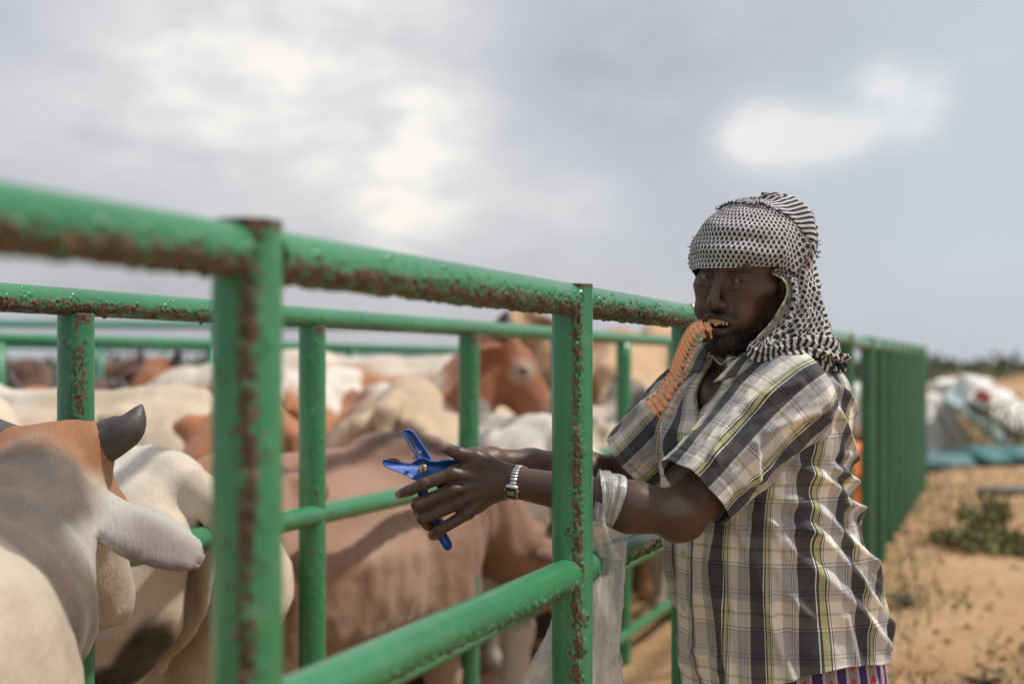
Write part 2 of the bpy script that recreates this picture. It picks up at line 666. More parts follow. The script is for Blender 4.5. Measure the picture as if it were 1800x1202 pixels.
def pipe(p0, p1, r, nt, ns, e1, e2, blobs=None, rust=None, cap=True, lumps=0.0, cr=None):
    p0, p1, e1, e2 = (np.asarray(v, float) for v in (p0, p1, e1, e2))
    L = np.linalg.norm(p1 - p0)
    th = np.arange(nt) / nt * 2 * PI
    s = np.linspace(0, L, ns)
    disp = np.zeros((ns, nt))
    ra = np.zeros((ns, nt))
    if rust is not None:
        ra = np.clip(rust(th[None, :], s[:, None]), 0, 1) * np.ones((ns, nt))
    if cr is not None:
        dd, rr = cr(th[None, :], s[:, None])
        disp += dd
        ra = np.maximum(ra, rr)
    if lumps:
        disp += lumps * np.clip(ra, 0, 1) * (fbm(th[None, :] * r / .004, s[:, None] / .004, 0, 3, 3) - .2)
    if blobs is not None and len(blobs):
        wob = .72 + .62 * fbm(th[None, :] * r / .005 + 50, s[:, None] / .005, 0, 19, 2)
        ds, dt = L / (ns - 1), 2 * PI / nt
        for bt, bs, br, bh, hole, el in blobs:
            j0, j1 = max(0, int((bs - br * el) / ds)), min(ns, int((bs + br * el) / ds) + 2)
            w = int(br / r / dt) + 2
            jt = (int(bt / dt) + np.arange(-w, w + 1)) % nt
            dth = (th[jt] - bt + PI) % (2 * PI) - PI
            q = np.sqrt((dth[None, :] * r / br) ** 2 + ((s[j0:j1, None] - bs) / (br * el)) ** 2)
            q = q * wob[np.ix_(np.arange(j0, j1), jt)]
            hh = bh * np.sqrt(np.clip(1 - q ** 2, 0, 1))
            if hole > 0:
                hh = hh * (0.25 + 0.75 * sstep(hole * .5, hole, q))
            ii = np.ix_(np.arange(j0, j1), jt)
            disp[ii] = np.maximum(disp[ii], hh)
            rr = np.where(q < 1.15, np.clip(.62 - np.abs(q - .98) * 3.0, 0, 1), 0)
            if hole > 0:
                rr = np.maximum(rr, sstep(hole, hole * .4, q) * .8)
            ra[ii] = np.maximum(ra[ii], rr)
    rad = r + disp
    V = p0 + (p1 - p0) * (s / L)[:, None, None] + rad[..., None] * (e1 * np.cos(th)[None, :, None] + e2 * np.sin(th)[None, :, None])
    V = V.reshape(-1, 3)
    F = [grid_faces(nt, ns, True)]
    ra = ra.ravel()
    if np.dot(np.cross(e1, e2), p1 - p0) < 0:
        F[0] = F[0][:, ::-1]
    if cap:
        i = np.arange(nt)
        for base, pt, fl in ((0, p0, 1), ((ns - 1) * nt, p1, 0)):
            V = np.vstack([V, pt])
            tri = np.stack([np.full(nt, len(V) - 1), base + i, base + (i + 1) % nt], -1)
            F.append(tri[:, ::-1] if fl else tri)
            ra = np.append(ra, 0.55)
    return V, F, ra


UP = np.array((0, 0, 1.0))
M_GREEN_SHADED = paint_mat('shaded_green_paint', (.030, .135, .062), 0.62)  # fence green darkened: shade of the far posts put into the colour
FD = norm(np.array((0.36, 1.0, 0)))            # along the race
FN = np.array((FD[1], -FD[0], 0))              # across it, towards the camera side


def post_part(x, y, z0, z1, r, parent, nt=20, ns=8, mat=None, blobs=None, rust=None, cr=None):
    V, F, ra = pipe((x, y, z0), (x, y, z1), r, nt, ns, (0, -1, 0), (1, 0, 0), blobs, rust, cr=cr)
    return make('post', V, F, mat or M_GREEN, parent, attrs={'rust': ra})


def rail_part(p0, p1, r, parent, nt=16, ns=8, mat=None, blobs=None, rust=None, cap=False, lumps=0.0):
    d = norm(np.asarray(p1, float) - p0)
    n = norm(np.cross(d, UP))
    V, F, ra = pipe(p0, p1, r, nt, ns, n, UP, blobs, rust, cap, lumps)
    return make('rail', V, F, mat or M_GREEN, parent, attrs={'rust': ra})


def scatter(n, tmean, tsd, L, rmin, rmax, hk=0.4, hole=0.4, el=(1, 1.6), dens=None):
    out = []
    g = rng
    k = 0
    while len(out) < n and k < n * 20:
        k += 1
        t, s = g.normal(tmean, tsd) % (2 * PI), g.random() * L
        if dens is not None and g.random() > dens(s):
            continue
        r_ = rmin + (rmax - rmin) * g.random() ** 2
        out.append((t, s, r_, r_ * hk * (0.7 + .6 * g.random()), (g.random() * .3 + .5) if g.random() < hole else 0, g.uniform(*el)))
    return out


# front fence of the race: the rails end on the posts
PR, RR = 0.0335, 0.026
fy = [0.35, 1.355, 2.33, 3.12, 4.05, 4.98, 5.91, 6.73, 7.30, 7.78, 8.20, 8.58, 8.93, 9.26, 9.57, 9.86, 10.13, 10.38]
TOPZ, MIDZ, LOWZ = 1.4065, 0.96, 0.47
fx = [line_x(y, C_FRONT) for y in fy]
front = empty('pipe_fence', (fx[2], fy[2], 0), 'blistered green pipe fence the man reaches through, three rails between thick posts', 'fence', 'green pipe fences of the cattle yard')
ff = []
for i, (x, y) in enumerate(zip(fx, fy)):
    zt = 1.4315 if i != 1 else 1.437
    z0 = float(ground_z(x, y)) - 0.15
    if i == 2:
        L = zt - z0
        # lifted flakes run down the side that looks at the camera
        bl = []
        for (a, b, n_, tm, ts) in ((.02, .16, 26, .28, .12), (.22, .33, 36, .24, .17), (.38, .60, 95, .20, .2), (.60, 1.1, 170, .20, .24)):
            for q in scatter(n_, tm, ts, b - a, .0035, .0105, .42, .55, (1, 1.9)):
                bl.append((q[0], L - (a + q[1])) + q[2:])
        bl += scatter(70, .3, .9, L, .0015, .003, .35, 0)
        def rustf(th, s, L=L):
            d = (th - .20 + PI) % (2 * PI) - PI
            m = np.exp(-(d / .30) ** 2) * sstep(.13, .25, L - s)
            return (fbm(th * 7, s * 34, 0, 21) * 1.5 - .22) * m * .85 + .9 * np.exp(-((s - L + .001) / .006) ** 2)
        post_part(x, y, z0, zt, PR, front, 150, 900, blobs=bl[::2], rust=rustf, cr=crust(.20, .30, 21))
    elif i == 1:
        L = zt - z0
        bl = scatter(120, .25, .35, L, .004, .012, .4, .5, (1, 2))
        def rustf(th, s, L=L):
            d = (th - .18 + PI) % (2 * PI) - PI
            m = np.exp(-(d / .42) ** 2)
            return (fbm(th * 3, s * 14, 0, 31) * 1.6 - .34) * m + .9 * np.exp(-((s - L) / .012) ** 2)
        post_part(x, y, z0, zt, PR, front, 90, 420, blobs=bl, rust=rustf, cr=crust(.2, .36, 33))
    else:
        def rustf(th, s, k=i):
            return fbm(th * 3, s * 12, k, 41) * 1.3 - .45
        post_part(x, y, z0, zt, PR * (1.0 if i < 8 else .95), front, 32, 80, mat=M_GREEN if i < 5 else M_GREEN_SHADED, rust=rustf)
for i in range(len(fy) - 1):
    a0 = np.array((fx[i], fy[i], 0)) + FD * PR * .93
    a1 = np.array((fx[i + 1], fy[i + 1], 0)) - FD * PR * .93
    L = np.linalg.norm(a1 - a0)
    for z in ((TOPZ, MIDZ, LOWZ) if i < 6 else (TOPZ - .01,)):
        p0, p1 = a0 + UP * z, a1 + UP * z
        if i < 3 and z != LOWZ:
            # theta 0 looks at the camera side, pi/2 is up: scabs of rust hang on the lower half
            if z == TOPZ:
                nb, tm, ts = (1500 if i else 900), -.55, .36
                def rustf(th, s):
                    d = (th + .75 + PI) % (2 * PI) - PI
                    return sstep(1.1, .3, np.abs(d)) * (fbm(th * 5, s * 45, 0, 51) * 1.5 - .04)
                bl = scatter(nb, tm, ts, L, .0018, .0052, .8, .1, (.6, 1.1))
                bl += scatter(nb // 3, -1.1, .5, L, .003, .008, .5, .15)
            else:
                nb, tm, ts = 420, -.75, .30
                def rustf(th, s):
                    d = (th + 1.0 + PI) % (2 * PI) - PI
                    return sstep(.75, .2, np.abs(d)) * (fbm(th * 4, s * 25, 0, 61) * 1.5 - .25) + .8 * np.exp(-((s - L) / .03) ** 2) * (fbm(th * 3, s * 40, 0, 3))
                bl = scatter(nb, tm, ts, L, .002, .006, .6, .15, (.7, 1.3))
            rail_part(p0, p1, RR, front, 120, int(L / .0019), blobs=bl, rust=rustf)
        else:
            def rustf(th, s, k=i):
                d = (th + 1.0 + PI) % (2 * PI) - PI
                return sstep(1.0, .3, np.abs(d)) * (fbm(th * 3, s * 20, k, 71) * 1.2 - .1)
            rail_part(p0, p1, RR, front, 20, 60, rust=rustf)

# back fence of the race: the top rail lies on the posts
by = [0.85, 1.75, 2.64, 3.517, 4.51, 5.39, 6.25, 7.15, 8.05, 8.95, 9.85, 10.75, 11.65, 12.55, 13.45]
back = empty('pipe_fence', (line_x(2.64, C_BACK), 2.64, 0), 'inner green pipe fence with four rails between the horned cream cow and the herd', 'fence', 'green pipe fences of the cattle yard')
BT = 1.416
for i, y in enumerate(by):
    x = line_x(y, C_BACK)
    z1 = BT - .021
    z0 = float(ground_z(x, y)) - .15
    if 2 <= i <= 4:
        L = z1 - z0
        bl = scatter(130, .3, .5, L, .002, .006, .45, .5, (1, 2))
        def rustf(th, s, L=L, k=i):
            d = (th - .5 + PI) % (2 * PI) - PI
            return (fbm(th * 5, s * 25, k, 81) * 1.3 - .42) * np.exp(-(d / .8) ** 2) + .9 * np.exp(-((s - L) / .02) ** 2) * sstep(.1, .5, th) * sstep(1.6, 1.0, th)
        post_part(x, y, z0, z1, PR, back, 80, 420, blobs=bl, rust=rustf, cr=crust(.45, .5, 40 + i, .003) if i == 2 else None)
    else:
        post_part(x, y, z0, z1, PR, back, 20, 24, rust=lambda th, s, k=i: fbm(th * 3, s * 12, k, 41) * 1.3 - .5)
for z in (BT, .93, .43, .12):
    for j, (ya, yb) in enumerate(((.85, 3.12), (3.12, 6.2), (6.2, 13.45))):
        p0, p1 = np.array((line_x(ya, C_BACK), ya, z)), np.array((line_x(yb, C_BACK), yb, z))
        if z != BT:      # the lower rails run along the camera side of the posts
            p0, p1 = p0 + FN * .012, p1 + FN * .012
        L = np.linalg.norm(p1 - p0)
        if j == 0 and z == BT:
            def rustf(th, s):
                d = (th + .75 + PI) % (2 * PI) - PI
                return sstep(1.1, .5, np.abs(d)) * (fbm(th * 5, s * 40, 0, 91) * 1.5 - .08)
            bl = scatter(3300, -.38, .38, L, .0016, .0048, .75, .1, (.6, 1.0), dens=lambda s: .35 + .65 * (fbm(s * 6, 0, 0, 5) > .45))
            rail_part(p0, p1, .0255, back, 96, 1150, blobs=bl, rust=rustf)
        elif j == 1 and z >= .9:
            bl = scatter(160, -.5, .5, L, .002, .007, .4, .3)
            rail_part(p0, p1, .0255, back, 64, 700, blobs=bl, rust=lambda th, s: sstep(.9, .3, np.abs((th + .9 + PI) % (2 * PI) - PI)) * (fbm(th * 3, s * 9, 0, 13) * 1.5 - .5))
        else:
            rail_part(p0, p1, .0255, back, 24, 80, rust=lambda th, s: fbm(th * 3, s * 12, 2, 14) * 1.3 - .5)


def pen_fence(pa, pb, zs, gap, label, mat, r=.026):
    """A run of pipe fence farther off: posts every `gap` metres and straight rails."""
    pa, pb = np.array(pa + (0,), float), np.array(pb + (0,), float)
    L = np.linalg.norm(pb - pa)
    e = empty('pipe_fence', tuple(pa), label, 'fence', 'green pipe fences of the cattle yard')
    n = int(L / gap)
    gz = 0.0
    me = None
    for k in range(n + 1):
        p = pa + (pb - pa) * k / n
        z0 = float(ground_z(p[0], p[1])) - .1
        if me is None:
            o = post_part(p[0], p[1], z0, zs[0] - .02, r * 1.2, e, 14, 6, mat)
            me, ref = o.data, p
        else:
            c = bpy.data.objects.new('post', me)
            COL.objects.link(c)
            c.parent = e
            c.location = Vector(p - pa)
            c.location = Vector(p) - Vector(ref)
            c.matrix_parent_inverse = wmat(e).inverted()
    for z in zs:
        rail_part(pa + UP * z, pb + UP * z, r, e, 12, 4, mat)
    return e


def along(c, y):
    return (line_x(y, c), y)


pen_fence(along(11250, 4.6), along(11250, 21), (1.415, .93, .45), 1.74, 'green pipe fence beyond the first row of cattle', M_GREEN_FAR)
pen_fence(along(19500, 8), along(19500, 30), (1.45, 1.0, .6, .3), 2.1, 'pale green pipe fence behind the dark cattle, second pen row away', M_TEAL)
pen_fence(along(33000, 13), along(33000, 44), (1.55, 1.1, .7, .4), 2.3, 'faint green pipe fence at the far edge of the yard', M_TEAL)
pen_fence((-9.5, 11.2), (-.4, 13.6), (1.66, 1.2, .8, .4), 1.9, 'tall teal cross fence running between the far cattle pens', M_TEAL, .034)
pen_fence((2.3, 15.2), (5.1, 17.6), (1.50, 1.1, .75), 1.4, 'short run of far green fence seen past the end of the race', M_GREEN_FAR)


# ------------------------------------------------------------------ zebu cattle
def hide_mat():
    m, t, b = new_mat('cattle_hide')
    co = objco(t)
    c = attr(t, 'hide', 'Color')
    n = noise(t, co, 9.0, 5, .6)
    hair = t.nodes.new('ShaderNodeMapping')
    hair.inputs['Scale'].default_value = (60, 220, 60)
    t.links.new(co, hair.inputs['Vector'])
    fine = noise(t, hair.outputs[0], 1.0, 4, .6)
    c = mixc(t, math_node(t, 'MULTIPLY', ramp(t, n, [(.35, (1, 1, 1)), (.6, (0, 0, 0))]), .22), c, (.30, .20, .13))
    c = mixc(t, .28, c, ramp(t, fine, [(.3, (.55, .5, .45)), (.7, (1.0, 1.0, 1.0))]), 'MULTIPLY')
    t.links.new(c, b.inputs['Base Color'])
    b.inputs['Roughness'].default_value = .62
    b.inputs['Specular IOR Level'].default_value = .3
    b.inputs['Sheen Weight'].default_value = .12
    bump(t, b, math_node(t, 'ADD', math_node(t, 'MULTIPLY', fine, .25), math_node(t, 'MULTIPLY', noise(t, co, 5.0, 4), 1.0)), .35, .02)
    return m


M_HIDE = hide_mat()
M_HORN = plain('horn', (.075, .068, .066), .5, .35, 14, bmp=.25, bscale=40)
M_EYE = plain('dark_eye', (.012, .009, .008), .12, .1)
M_HOOF = plain('hoof', (.06, .05, .045), .6)


def vert_normals(V, F):
    fn = np.cross(V[F[:, 2]] - V[F[:, 0]], V[F[:, 3]] - V[F[:, 1]])
    n = np.zeros_like(V)
    for i in range(4):
        for a in range(3):
            n[:, a] += np.bincount(F[:, i], fn[:, a], len(V))
    return norm(n)


def cow(name, loc, yaw, label, paint, neck=(0, 8), head=(0, -38), h=.017, scale=1.0, horn=(.13, .026, 30, 55), ear=(.2, -12), hump=1.0, tail=True, group='zebu cattle in the pens', fat=1.0):
    """neck, head: (yaw, pitch) in degrees; horn: length, base radius, outward angle from up, ...; paint(V) -> colours."""
    B = Body((-1.0, -.62, -.01), (1.75, .62, 1.85), h)
    B.ell((.33, 0, .80), (.36, .255 * fat, .35))
    B.ell((-.10, 0, .79), (.52, .30 * fat, .335), .1)
    B.ell((-.52, 0, .90), (.29, .25 * fat, .27), .1)
    B.cone((-.66, 0, 1.135), (.25, 0, 1.14), .034, .04, .07)
    for s in (1, -1):
        B.cone((-.42, s * .19, 1.085), (-.36, s * .225, 1.06), .045, .042, .06)       # hip bone
        B.cone((-.78, s * .11, 1.0), (-.74, s * .13, .93), .045, .045, .06)          # pin bone
        B.ell((.42, s * .17, .82), (.17, .10, .30), .08)                           # shoulder
        B.chain([(-.60, s * .16, .84), (-.50, s * .18, .58), (-.68, s * .165, .40), (-.66, s * .16, .08)], [.19, .095, .055, .042], .06)
        B.cone((-.66, s * .16, .06), (-.63, s * .16, .015), .048, .055, .03)
        B.chain([(.44, s * .15, .66), (.42, s * .155, .36), (.42, s * .155, .07)], [.105, .055, .040], .06)
        B.cone((.42, s * .155, .06), (.45, s * .155, .015), .046, .053, .03)
    for k_ in range(6):
        for s in (1, -1):
            B.chain([(.16 - k_ * .085, s * .16, 1.0), (.12 - k_ * .085, s * .262 * fat, .84), (.13 - k_ * .085, s * .22 * fat, .62)], [.02, .024, .02], .05)
    if tail:
        B.chain([(-.74, 0, 1.10), (-.82, 0, 1.06), (-.87, 0, .9), (-.875, .02, .55), (-.865, .03, .34)], [.05, .042, .03, .024, .018], .03)
        B.cone((-.865, .03, .34), (-.86, .035, .18), .022, .03, .02)
    if hump:
        B.ell((.36, 0, 1.12 + .04 * hump), (.20, .10, .05 + .11 * hump), .09)
        B.ell((.29, 0, 1.16 + .05 * hump), (.11, .085, .09 * hump), .05)
    # neck and head
    n0 = np.array((.52, 0, .96))
    ny, npi = R(neck[0]), R(neck[1])
    nd0 = np.array((math.cos(npi) * math.cos(ny), math.cos(npi) * math.sin(ny), math.sin(npi)))
    n1 = n0 + nd0 * .52
    mid = n0 + np.array((.24, .02 * neck[0] / 40, .0)) * .7 + nd0 * .10
    B.chain([n0, mid, n1], [.22, .165, .115], .08)
    B.ell((n0 + mid) / 2 - UP * .22, (.20, .035, .17), .07)                        # dewlap
    B.cone(mid - UP * .17, n1 - UP * .14, .03, .02, .08)
    hy, hp = R(neck[0] + head[0]), R(head[1])
    f = np.array((math.cos(hp) * math.cos(hy), math.cos(hp) * math.sin(hy), math.sin(hp)))
    l = np.array((-math.sin(hy), math.cos(hy), 0))
    u = np.cross(f, l)
    M = np.stack([f, l, u], 1)
    H = n1 + u * .02
    at = lambda a, b, c: H + f * a + l * b + u * c
    B.ell(at(.06, 0, .0), (.15, .095, .115), .05, M)
    B.cone(at(.10, 0, .0), at(.34, 0, -.03), .092, .068, .04)
    B.ell(at(.375, 0, -.035), (.065, .062, .055), .02, M)
    B.cone(at(.06, 0, -.08), at(.30, 0, -.075), .05, .04, .05)
    B.cone(at(-.02, -.07, .075), at(-.02, .07, .075), .045, .045, .04)             # poll
    for s in (1, -1):
        B.ell(at(.13, s * .078, .035), (.035, .022, .028), .03, M)                 # eye bulge
        B.ell(at(.405, s * .03, -.015), (.014, .010, .010), .008, M, 'sub')
        # ear: a leaf with a hollow front
        L_, dr = ear[:2]
        edu, ewd = ear[2:] if len(ear) > 2 else (0, 1)
        e0 = at(-.015, s * .085, .03 + edu)
        ed = norm(l * s * math.cos(R(dr)) + u * math.sin(R(dr)) - f * .12)
        ef = norm(f * .8 - u * .5)
        ef = norm(ef - ed * np.dot(ef, ed))
        eu = np.cross(ed, ef)
        EM = np.stack([ed, eu, ef], 1)
        B.cone(e0 - ed * .02, e0 + ed * .05, .03, .028, .03)
        B.ell(e0 + ed * (L_ * .55), (L_ * .5, .058 * ewd, .020), .025, EM)
        B.ell(e0 + ed * (L_ * .55) + ef * .024, (L_ * .38, .036 * ewd, .018), .006, EM, 'sub')
    # hollows: flank, behind the shoulder, before the thigh
    for s in (1, -1):
        B.ell((-.27, s * .30 * fat, 1.0), (.13, .085, .10), .09, op='sub')
        B.ell((-.30, s * .335 * fat, .70), (.045, .06, .20), .07, op='sub')
        B.ell((.19, s * .315 * fat, .82), (.04, .06, .24), .08, op='sub')
        B.ell((-.66, s * .04, .78), (.20, .025, .22), .05, op='sub')
    V, F = B.mesh(1)
    vn = vert_normals(V, F)
    x_, y_, z_ = V.T
    fold_ = np.exp(-((x_ - .62) / .22) ** 2) * np.sin(x_ * 62 + z_ * 18 + 5 * fbm(x_ * 4, y_ * 4, z_ * 4, 3))
    V = V + vn * ((fbm(x_ * 7, y_ * 7, z_ * 7, 23) - .5) * .030 + (fbm(x_ * 22, y_ * 22, z_ * 14, 29) - .5) * .010 + fold_ * .006)[:, None]
    root = empty(name, loc, label, 'cow', group, R(yaw))
    root.scale = (scale,) * 3
    loc_info = dict(H=H, f=f, l=l, u=u, n0=n0, n1=n1)
    me = mesh_data('body', V, F, attrs={'hide': np.clip(paint(V, loc_info), 0, 1)}, mats=M_HIDE)
    obj('body', me, root, False)
    if horn:
        hl, hr, out, back_ = horn
        for s in (1, -1):
            p0 = at(-.02, s * .085, .085)
            o_ = norm(l * s * math.sin(R(out)) + u * math.cos(R(out)) * .9 - f * .35)
            o2 = norm(l * s * math.sin(R(out - back_)) + u * math.cos(R(out - back_)) - f * .25)
            pts = smooth_path([p0 - o_ * .03, p0 + o_ * hl * .3, p0 + o_ * hl * .62 + o2 * hl * .05, p0 + o_ * hl * .72 + o2 * hl * .36], 14)
            rad = hr * np.array([1.06, 1.04, 1.0, .97, .94, .9, .86, .81, .75, .67, .56, .43, .27, .06])
            Vh, Fh, cp = tube_mesh(pts, rad, 14)
            obj('horn', mesh_data('horn', Vh, [Fh] + cp, mats=M_HORN), root, False)
    for s in (1, -1):
        th, ph = np.meshgrid(np.linspace(0, 2 * PI, 12, endpoint=False), np.linspace(0, PI, 8))
        c = at(.137, s * .086, .035)
        Vs = c + .021 * np.stack([np.sin(ph) * np.cos(th), np.sin(ph) * np.sin(th), np.cos(ph)], -1).reshape(-1, 3)
        obj('eye', mesh_data('eye', Vs, grid_faces(12, 8, True), mats=M_EYE), root, False)
    return root


def blend(c, d, w):
    w = np.asarray(w)[:, None]
    return c * (1 - w) + np.asarray(d) * w


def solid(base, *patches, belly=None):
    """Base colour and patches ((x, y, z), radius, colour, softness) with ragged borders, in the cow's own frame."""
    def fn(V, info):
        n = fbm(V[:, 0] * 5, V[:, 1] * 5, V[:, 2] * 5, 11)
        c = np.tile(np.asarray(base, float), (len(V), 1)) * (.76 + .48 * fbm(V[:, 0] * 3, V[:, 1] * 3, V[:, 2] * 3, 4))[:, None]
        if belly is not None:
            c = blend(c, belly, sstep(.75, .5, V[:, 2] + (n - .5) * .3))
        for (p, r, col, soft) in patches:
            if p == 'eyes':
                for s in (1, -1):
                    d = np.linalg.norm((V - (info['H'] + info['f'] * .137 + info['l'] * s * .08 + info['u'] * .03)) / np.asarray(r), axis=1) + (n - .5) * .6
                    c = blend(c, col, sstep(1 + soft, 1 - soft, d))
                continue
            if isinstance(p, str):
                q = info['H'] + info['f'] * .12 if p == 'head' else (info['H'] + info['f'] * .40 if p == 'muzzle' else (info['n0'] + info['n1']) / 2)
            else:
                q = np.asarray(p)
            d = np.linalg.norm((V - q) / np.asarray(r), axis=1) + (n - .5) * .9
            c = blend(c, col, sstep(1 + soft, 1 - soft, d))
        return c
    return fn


def nearcow(V, I):
    n = fbm(V[:, 0] * 6, V[:, 1] * 6, V[:, 2] * 6, 11)
    c = np.tile(np.array((.54, .46, .36)), (len(V), 1)) * (.9 + .2 * n)[:, None]
    d = np.minimum(np.linalg.norm((V - (.33, 0, 1.24)) / (.22, .17, .2), axis=1), np.linalg.norm((V - (.74, 0, 1.11)) / (.28, .24, .28), axis=1)) + (n - .5) * .9
    c = blend(c, (.105, .085, .070), sstep(1.3, .85, d))
    d = np.linalg.norm((V - (.70, -.03, 1.28)) / (.12, .08, .09), axis=1) + (n - .5) * .8
    c = blend(c, (.24, .20, .16), sstep(1.3, .6, d) * .5)
    q = V - I['H']
    a, b, u = q @ I['f'], q @ I['l'], q @ I['u']
    c = blend(c, (.36, .15, .06), sstep(.14, .10, np.abs(b)) * sstep(-.01, .04, u + (n - .5) * .06) * sstep(-.14, -.07, a))
    ears = sstep(.115, .15, np.abs(b)) * sstep(-.20, -.12, a) * sstep(-.26, -.18, u + (n - .5) * .1)
    c = blend(c, (.50, .475, .44), ears)
    c = blend(c, (.23, .19, .185), ears * sstep(.15, .24, np.abs(b)) * sstep(.015, -.035, u + (np.abs(b) - .09) * .5 + (n - .5) * .03) * .9)
    return c


CREAM, WHITE, TAN = (.62, .52, .40), (.74, .69, .61), (.43, .26, .165)
PINK, BROWN, RED = (.36, .19, .125), (.30, .105, .045), (.42, .17, .07)
GREY, DARK, MUCK = (.17, .15, .135), (.07, .045, .035), (.035, .022, .015)
SAND = (.58, .38, .22)


def at_px(px, py_top, y, top=1.17, scale=1.0):
    """Ground place for a cow whose back shows at this place of the picture."""
    x = (px - 900) / 2500 * y
    return (x, y, EYE - (py_top - 641) / 2500 * y - top * scale)


# the cow inside the race, close to the lens
cow('cow', (-.822, 1.44, 0), 90, 'cream cow with grey neck, dark horn and pale ear close behind the thickest post', nearcow, neck=(-5, 22), head=(0, -36), h=.012, horn=(.115, .040, 70, 62), ear=(.275, -33, -.05, 1.12), hump=1.1, fat=.80, scale=.93)


def place(px, top_py, y, yaw, label, paint, part='rump', **kw):
    """Puts the named part of a cow where the picture shows it, standing on the ground."""
    nk = kw.get('neck', (0, 8))
    cp_ = math.cos(R(nk[1])) * .52
    off = {'rump': (-.6, 0, 1.17), 'hump': (.33, 0, 1.205 + .085 * kw.get('hump', 1.0)), 'back': (-.1, 0, 1.15), 'head': (.52 + cp_ * math.cos(R(nk[0])), cp_ * math.sin(R(nk[0])), .98 + .52 * math.sin(R(nk[1])))}[part]
    x = (px - 900) / 2500 * y
    z = EYE - (top_py - 641) / 2500 * y
    a = R(yaw)
    s = 1.0
    for _ in range(3):
        loc = (x - (math.cos(a) * off[0] - math.sin(a) * off[1]) * s, y - (math.sin(a) * off[0] + math.cos(a) * off[1]) * s)
        g = float(ground_z(*loc))
        s = max(.8, min(1.2, (z - g) / off[2]))
    kw['scale'] = s
    return cow('cow', loc + (g,), yaw, label, paint, **kw)


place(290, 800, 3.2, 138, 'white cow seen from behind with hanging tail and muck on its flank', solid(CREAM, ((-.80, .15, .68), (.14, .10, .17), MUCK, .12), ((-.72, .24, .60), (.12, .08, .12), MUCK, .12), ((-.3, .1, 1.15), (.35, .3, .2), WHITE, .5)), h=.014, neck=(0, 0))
place(690, 752, 4.5, 61, 'pinkish brown cow with dark hump, lowered head and grey scuffed rump', solid((.27, .145, .098), ((.20, -.28, .75), (.05, .2, .4), (.13, .07, .05), .5), ((.62, 0, .85), (.2, .3, .3), (.20, .10, .065), .4), ((.36, 0, 1.25), (.24, .2, .16), (.13, .07, .05), .5), ((-.52, -.12, 1.04), (.13, .15, .10), GREY, .12), ((-.45, 0, .95), (.45, .5, .4), PINK, .5), ((.0, -.25, .75), (.35, .2, .35), (.38, .235, .16), .5), belly=(.44, .30, .22)), part='hump', hump=.25, h=.014, neck=(-28, -28), head=(-6, -40))  # dark bands on shoulder and neck: shading put into the hide colour
place(712, 672, 5.8, 75, 'sand cream cow with grey rope mark, its rump above the man\'s hands', solid((.56, .43, .29), ((-.3, -.12, 1.12), (.06, .14, .1), (.3, .27, .24), .3)), part='rump', h=.014)  # the patch is a narrow grey band across the back
place(862, 620, 6.0, -62, 'red brown cow looking sideways with grey horns behind the second inner post', solid(BROWN, ('eyes', (.055, .06, .05), (.42, .30, .22), .4), ('muzzle', (.12, .12, .12), (.36, .20, .15), .4), ((-.1, 0, 1.22), (.8, .3, .14), WHITE, .2), ((-.1, -.2, .95), (.6, .4, .3), RED, .3)), part='head', hump=.2, neck=(46, 44), head=(14, -44), horn=(.17, .036, 72, 50), h=.013)
place(665, 636, 7.6, 186, 'white and red pied cow standing crosswise in front of the pen rails', solid((.70, .62, .52), ((.1, .2, .98), (.7, .4, .13), RED, .25)), part='back', hump=.2, neck=(0, -10))
place(880, 738, 5.6, 112, 'white cow with grey hump under the red brown head', solid(WHITE, ((.36, 0, 1.2), (.3, .2, .22), GREY, .4)), part='back')
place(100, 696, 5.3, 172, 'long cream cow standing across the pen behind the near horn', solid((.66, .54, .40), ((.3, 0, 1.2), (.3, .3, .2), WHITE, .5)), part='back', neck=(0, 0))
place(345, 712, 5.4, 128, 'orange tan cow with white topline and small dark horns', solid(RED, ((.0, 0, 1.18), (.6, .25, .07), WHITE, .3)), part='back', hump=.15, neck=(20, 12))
place(285, 668, 7.9, 190, 'brown cow with raised horned head beyond the orange tan cow', solid(BROWN, ((-.3, 0, 1.0), (.5, .4, .4), (.55, .43, .33), .3)), part='head', hump=.1, neck=(20, 25), head=(40, -25))
place(505, 658, 6.5, 82, 'pale cow with orange flank half hidden by the thickest post', solid(WHITE, ((-.7, 0, .8), (.25, .5, .3), RED, .2)), part='rump', hump=.1)
place(1085, 606, 7.9, 72, 'sandy tan cow with rounded rump seen over the man\'s far arm', solid(SAND), part='rump')
place(925, 572, 9.5, 184, 'brown cow lifting its head above the top rail', solid((.46, .27, .15)), part='head', neck=(10, 42), head=(20, -15))
place(1040, 722, 6.9, 60, 'dirty white cow with grey neck low behind the second post', solid((.55, .47, .38), ((.4, 0, 1.1), (.3, .3, .3), GREY, .4)), part='back')
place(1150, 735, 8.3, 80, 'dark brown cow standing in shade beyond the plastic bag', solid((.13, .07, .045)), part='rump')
k_dark = [(40, 662, 11.5, 170), (120, 668, 12.4, 20), (230, 660, 13.0, 150), (330, 655, 14.2, 190), (560, 650, 12.0, 170), (-60, 668, 11.0, 10)]
k_words = ['near the frame edge', 'beside the rusty post', 'between the two pale fences', 'standing crosswise far off', 'behind the white shirt', 'at the outer end of the dark group']
for (px, py, y, yw), w in zip(k_dark, k_words):
    place(px, py, y, yw, 'dark brown cow far across the yard, ' + w, solid((.10, .05, .035), ((.0, 0, 1.1), (.4, .4, .3), (.16, .08, .05), .4)), part='back', h=.03, group='dark cattle in the far pen')


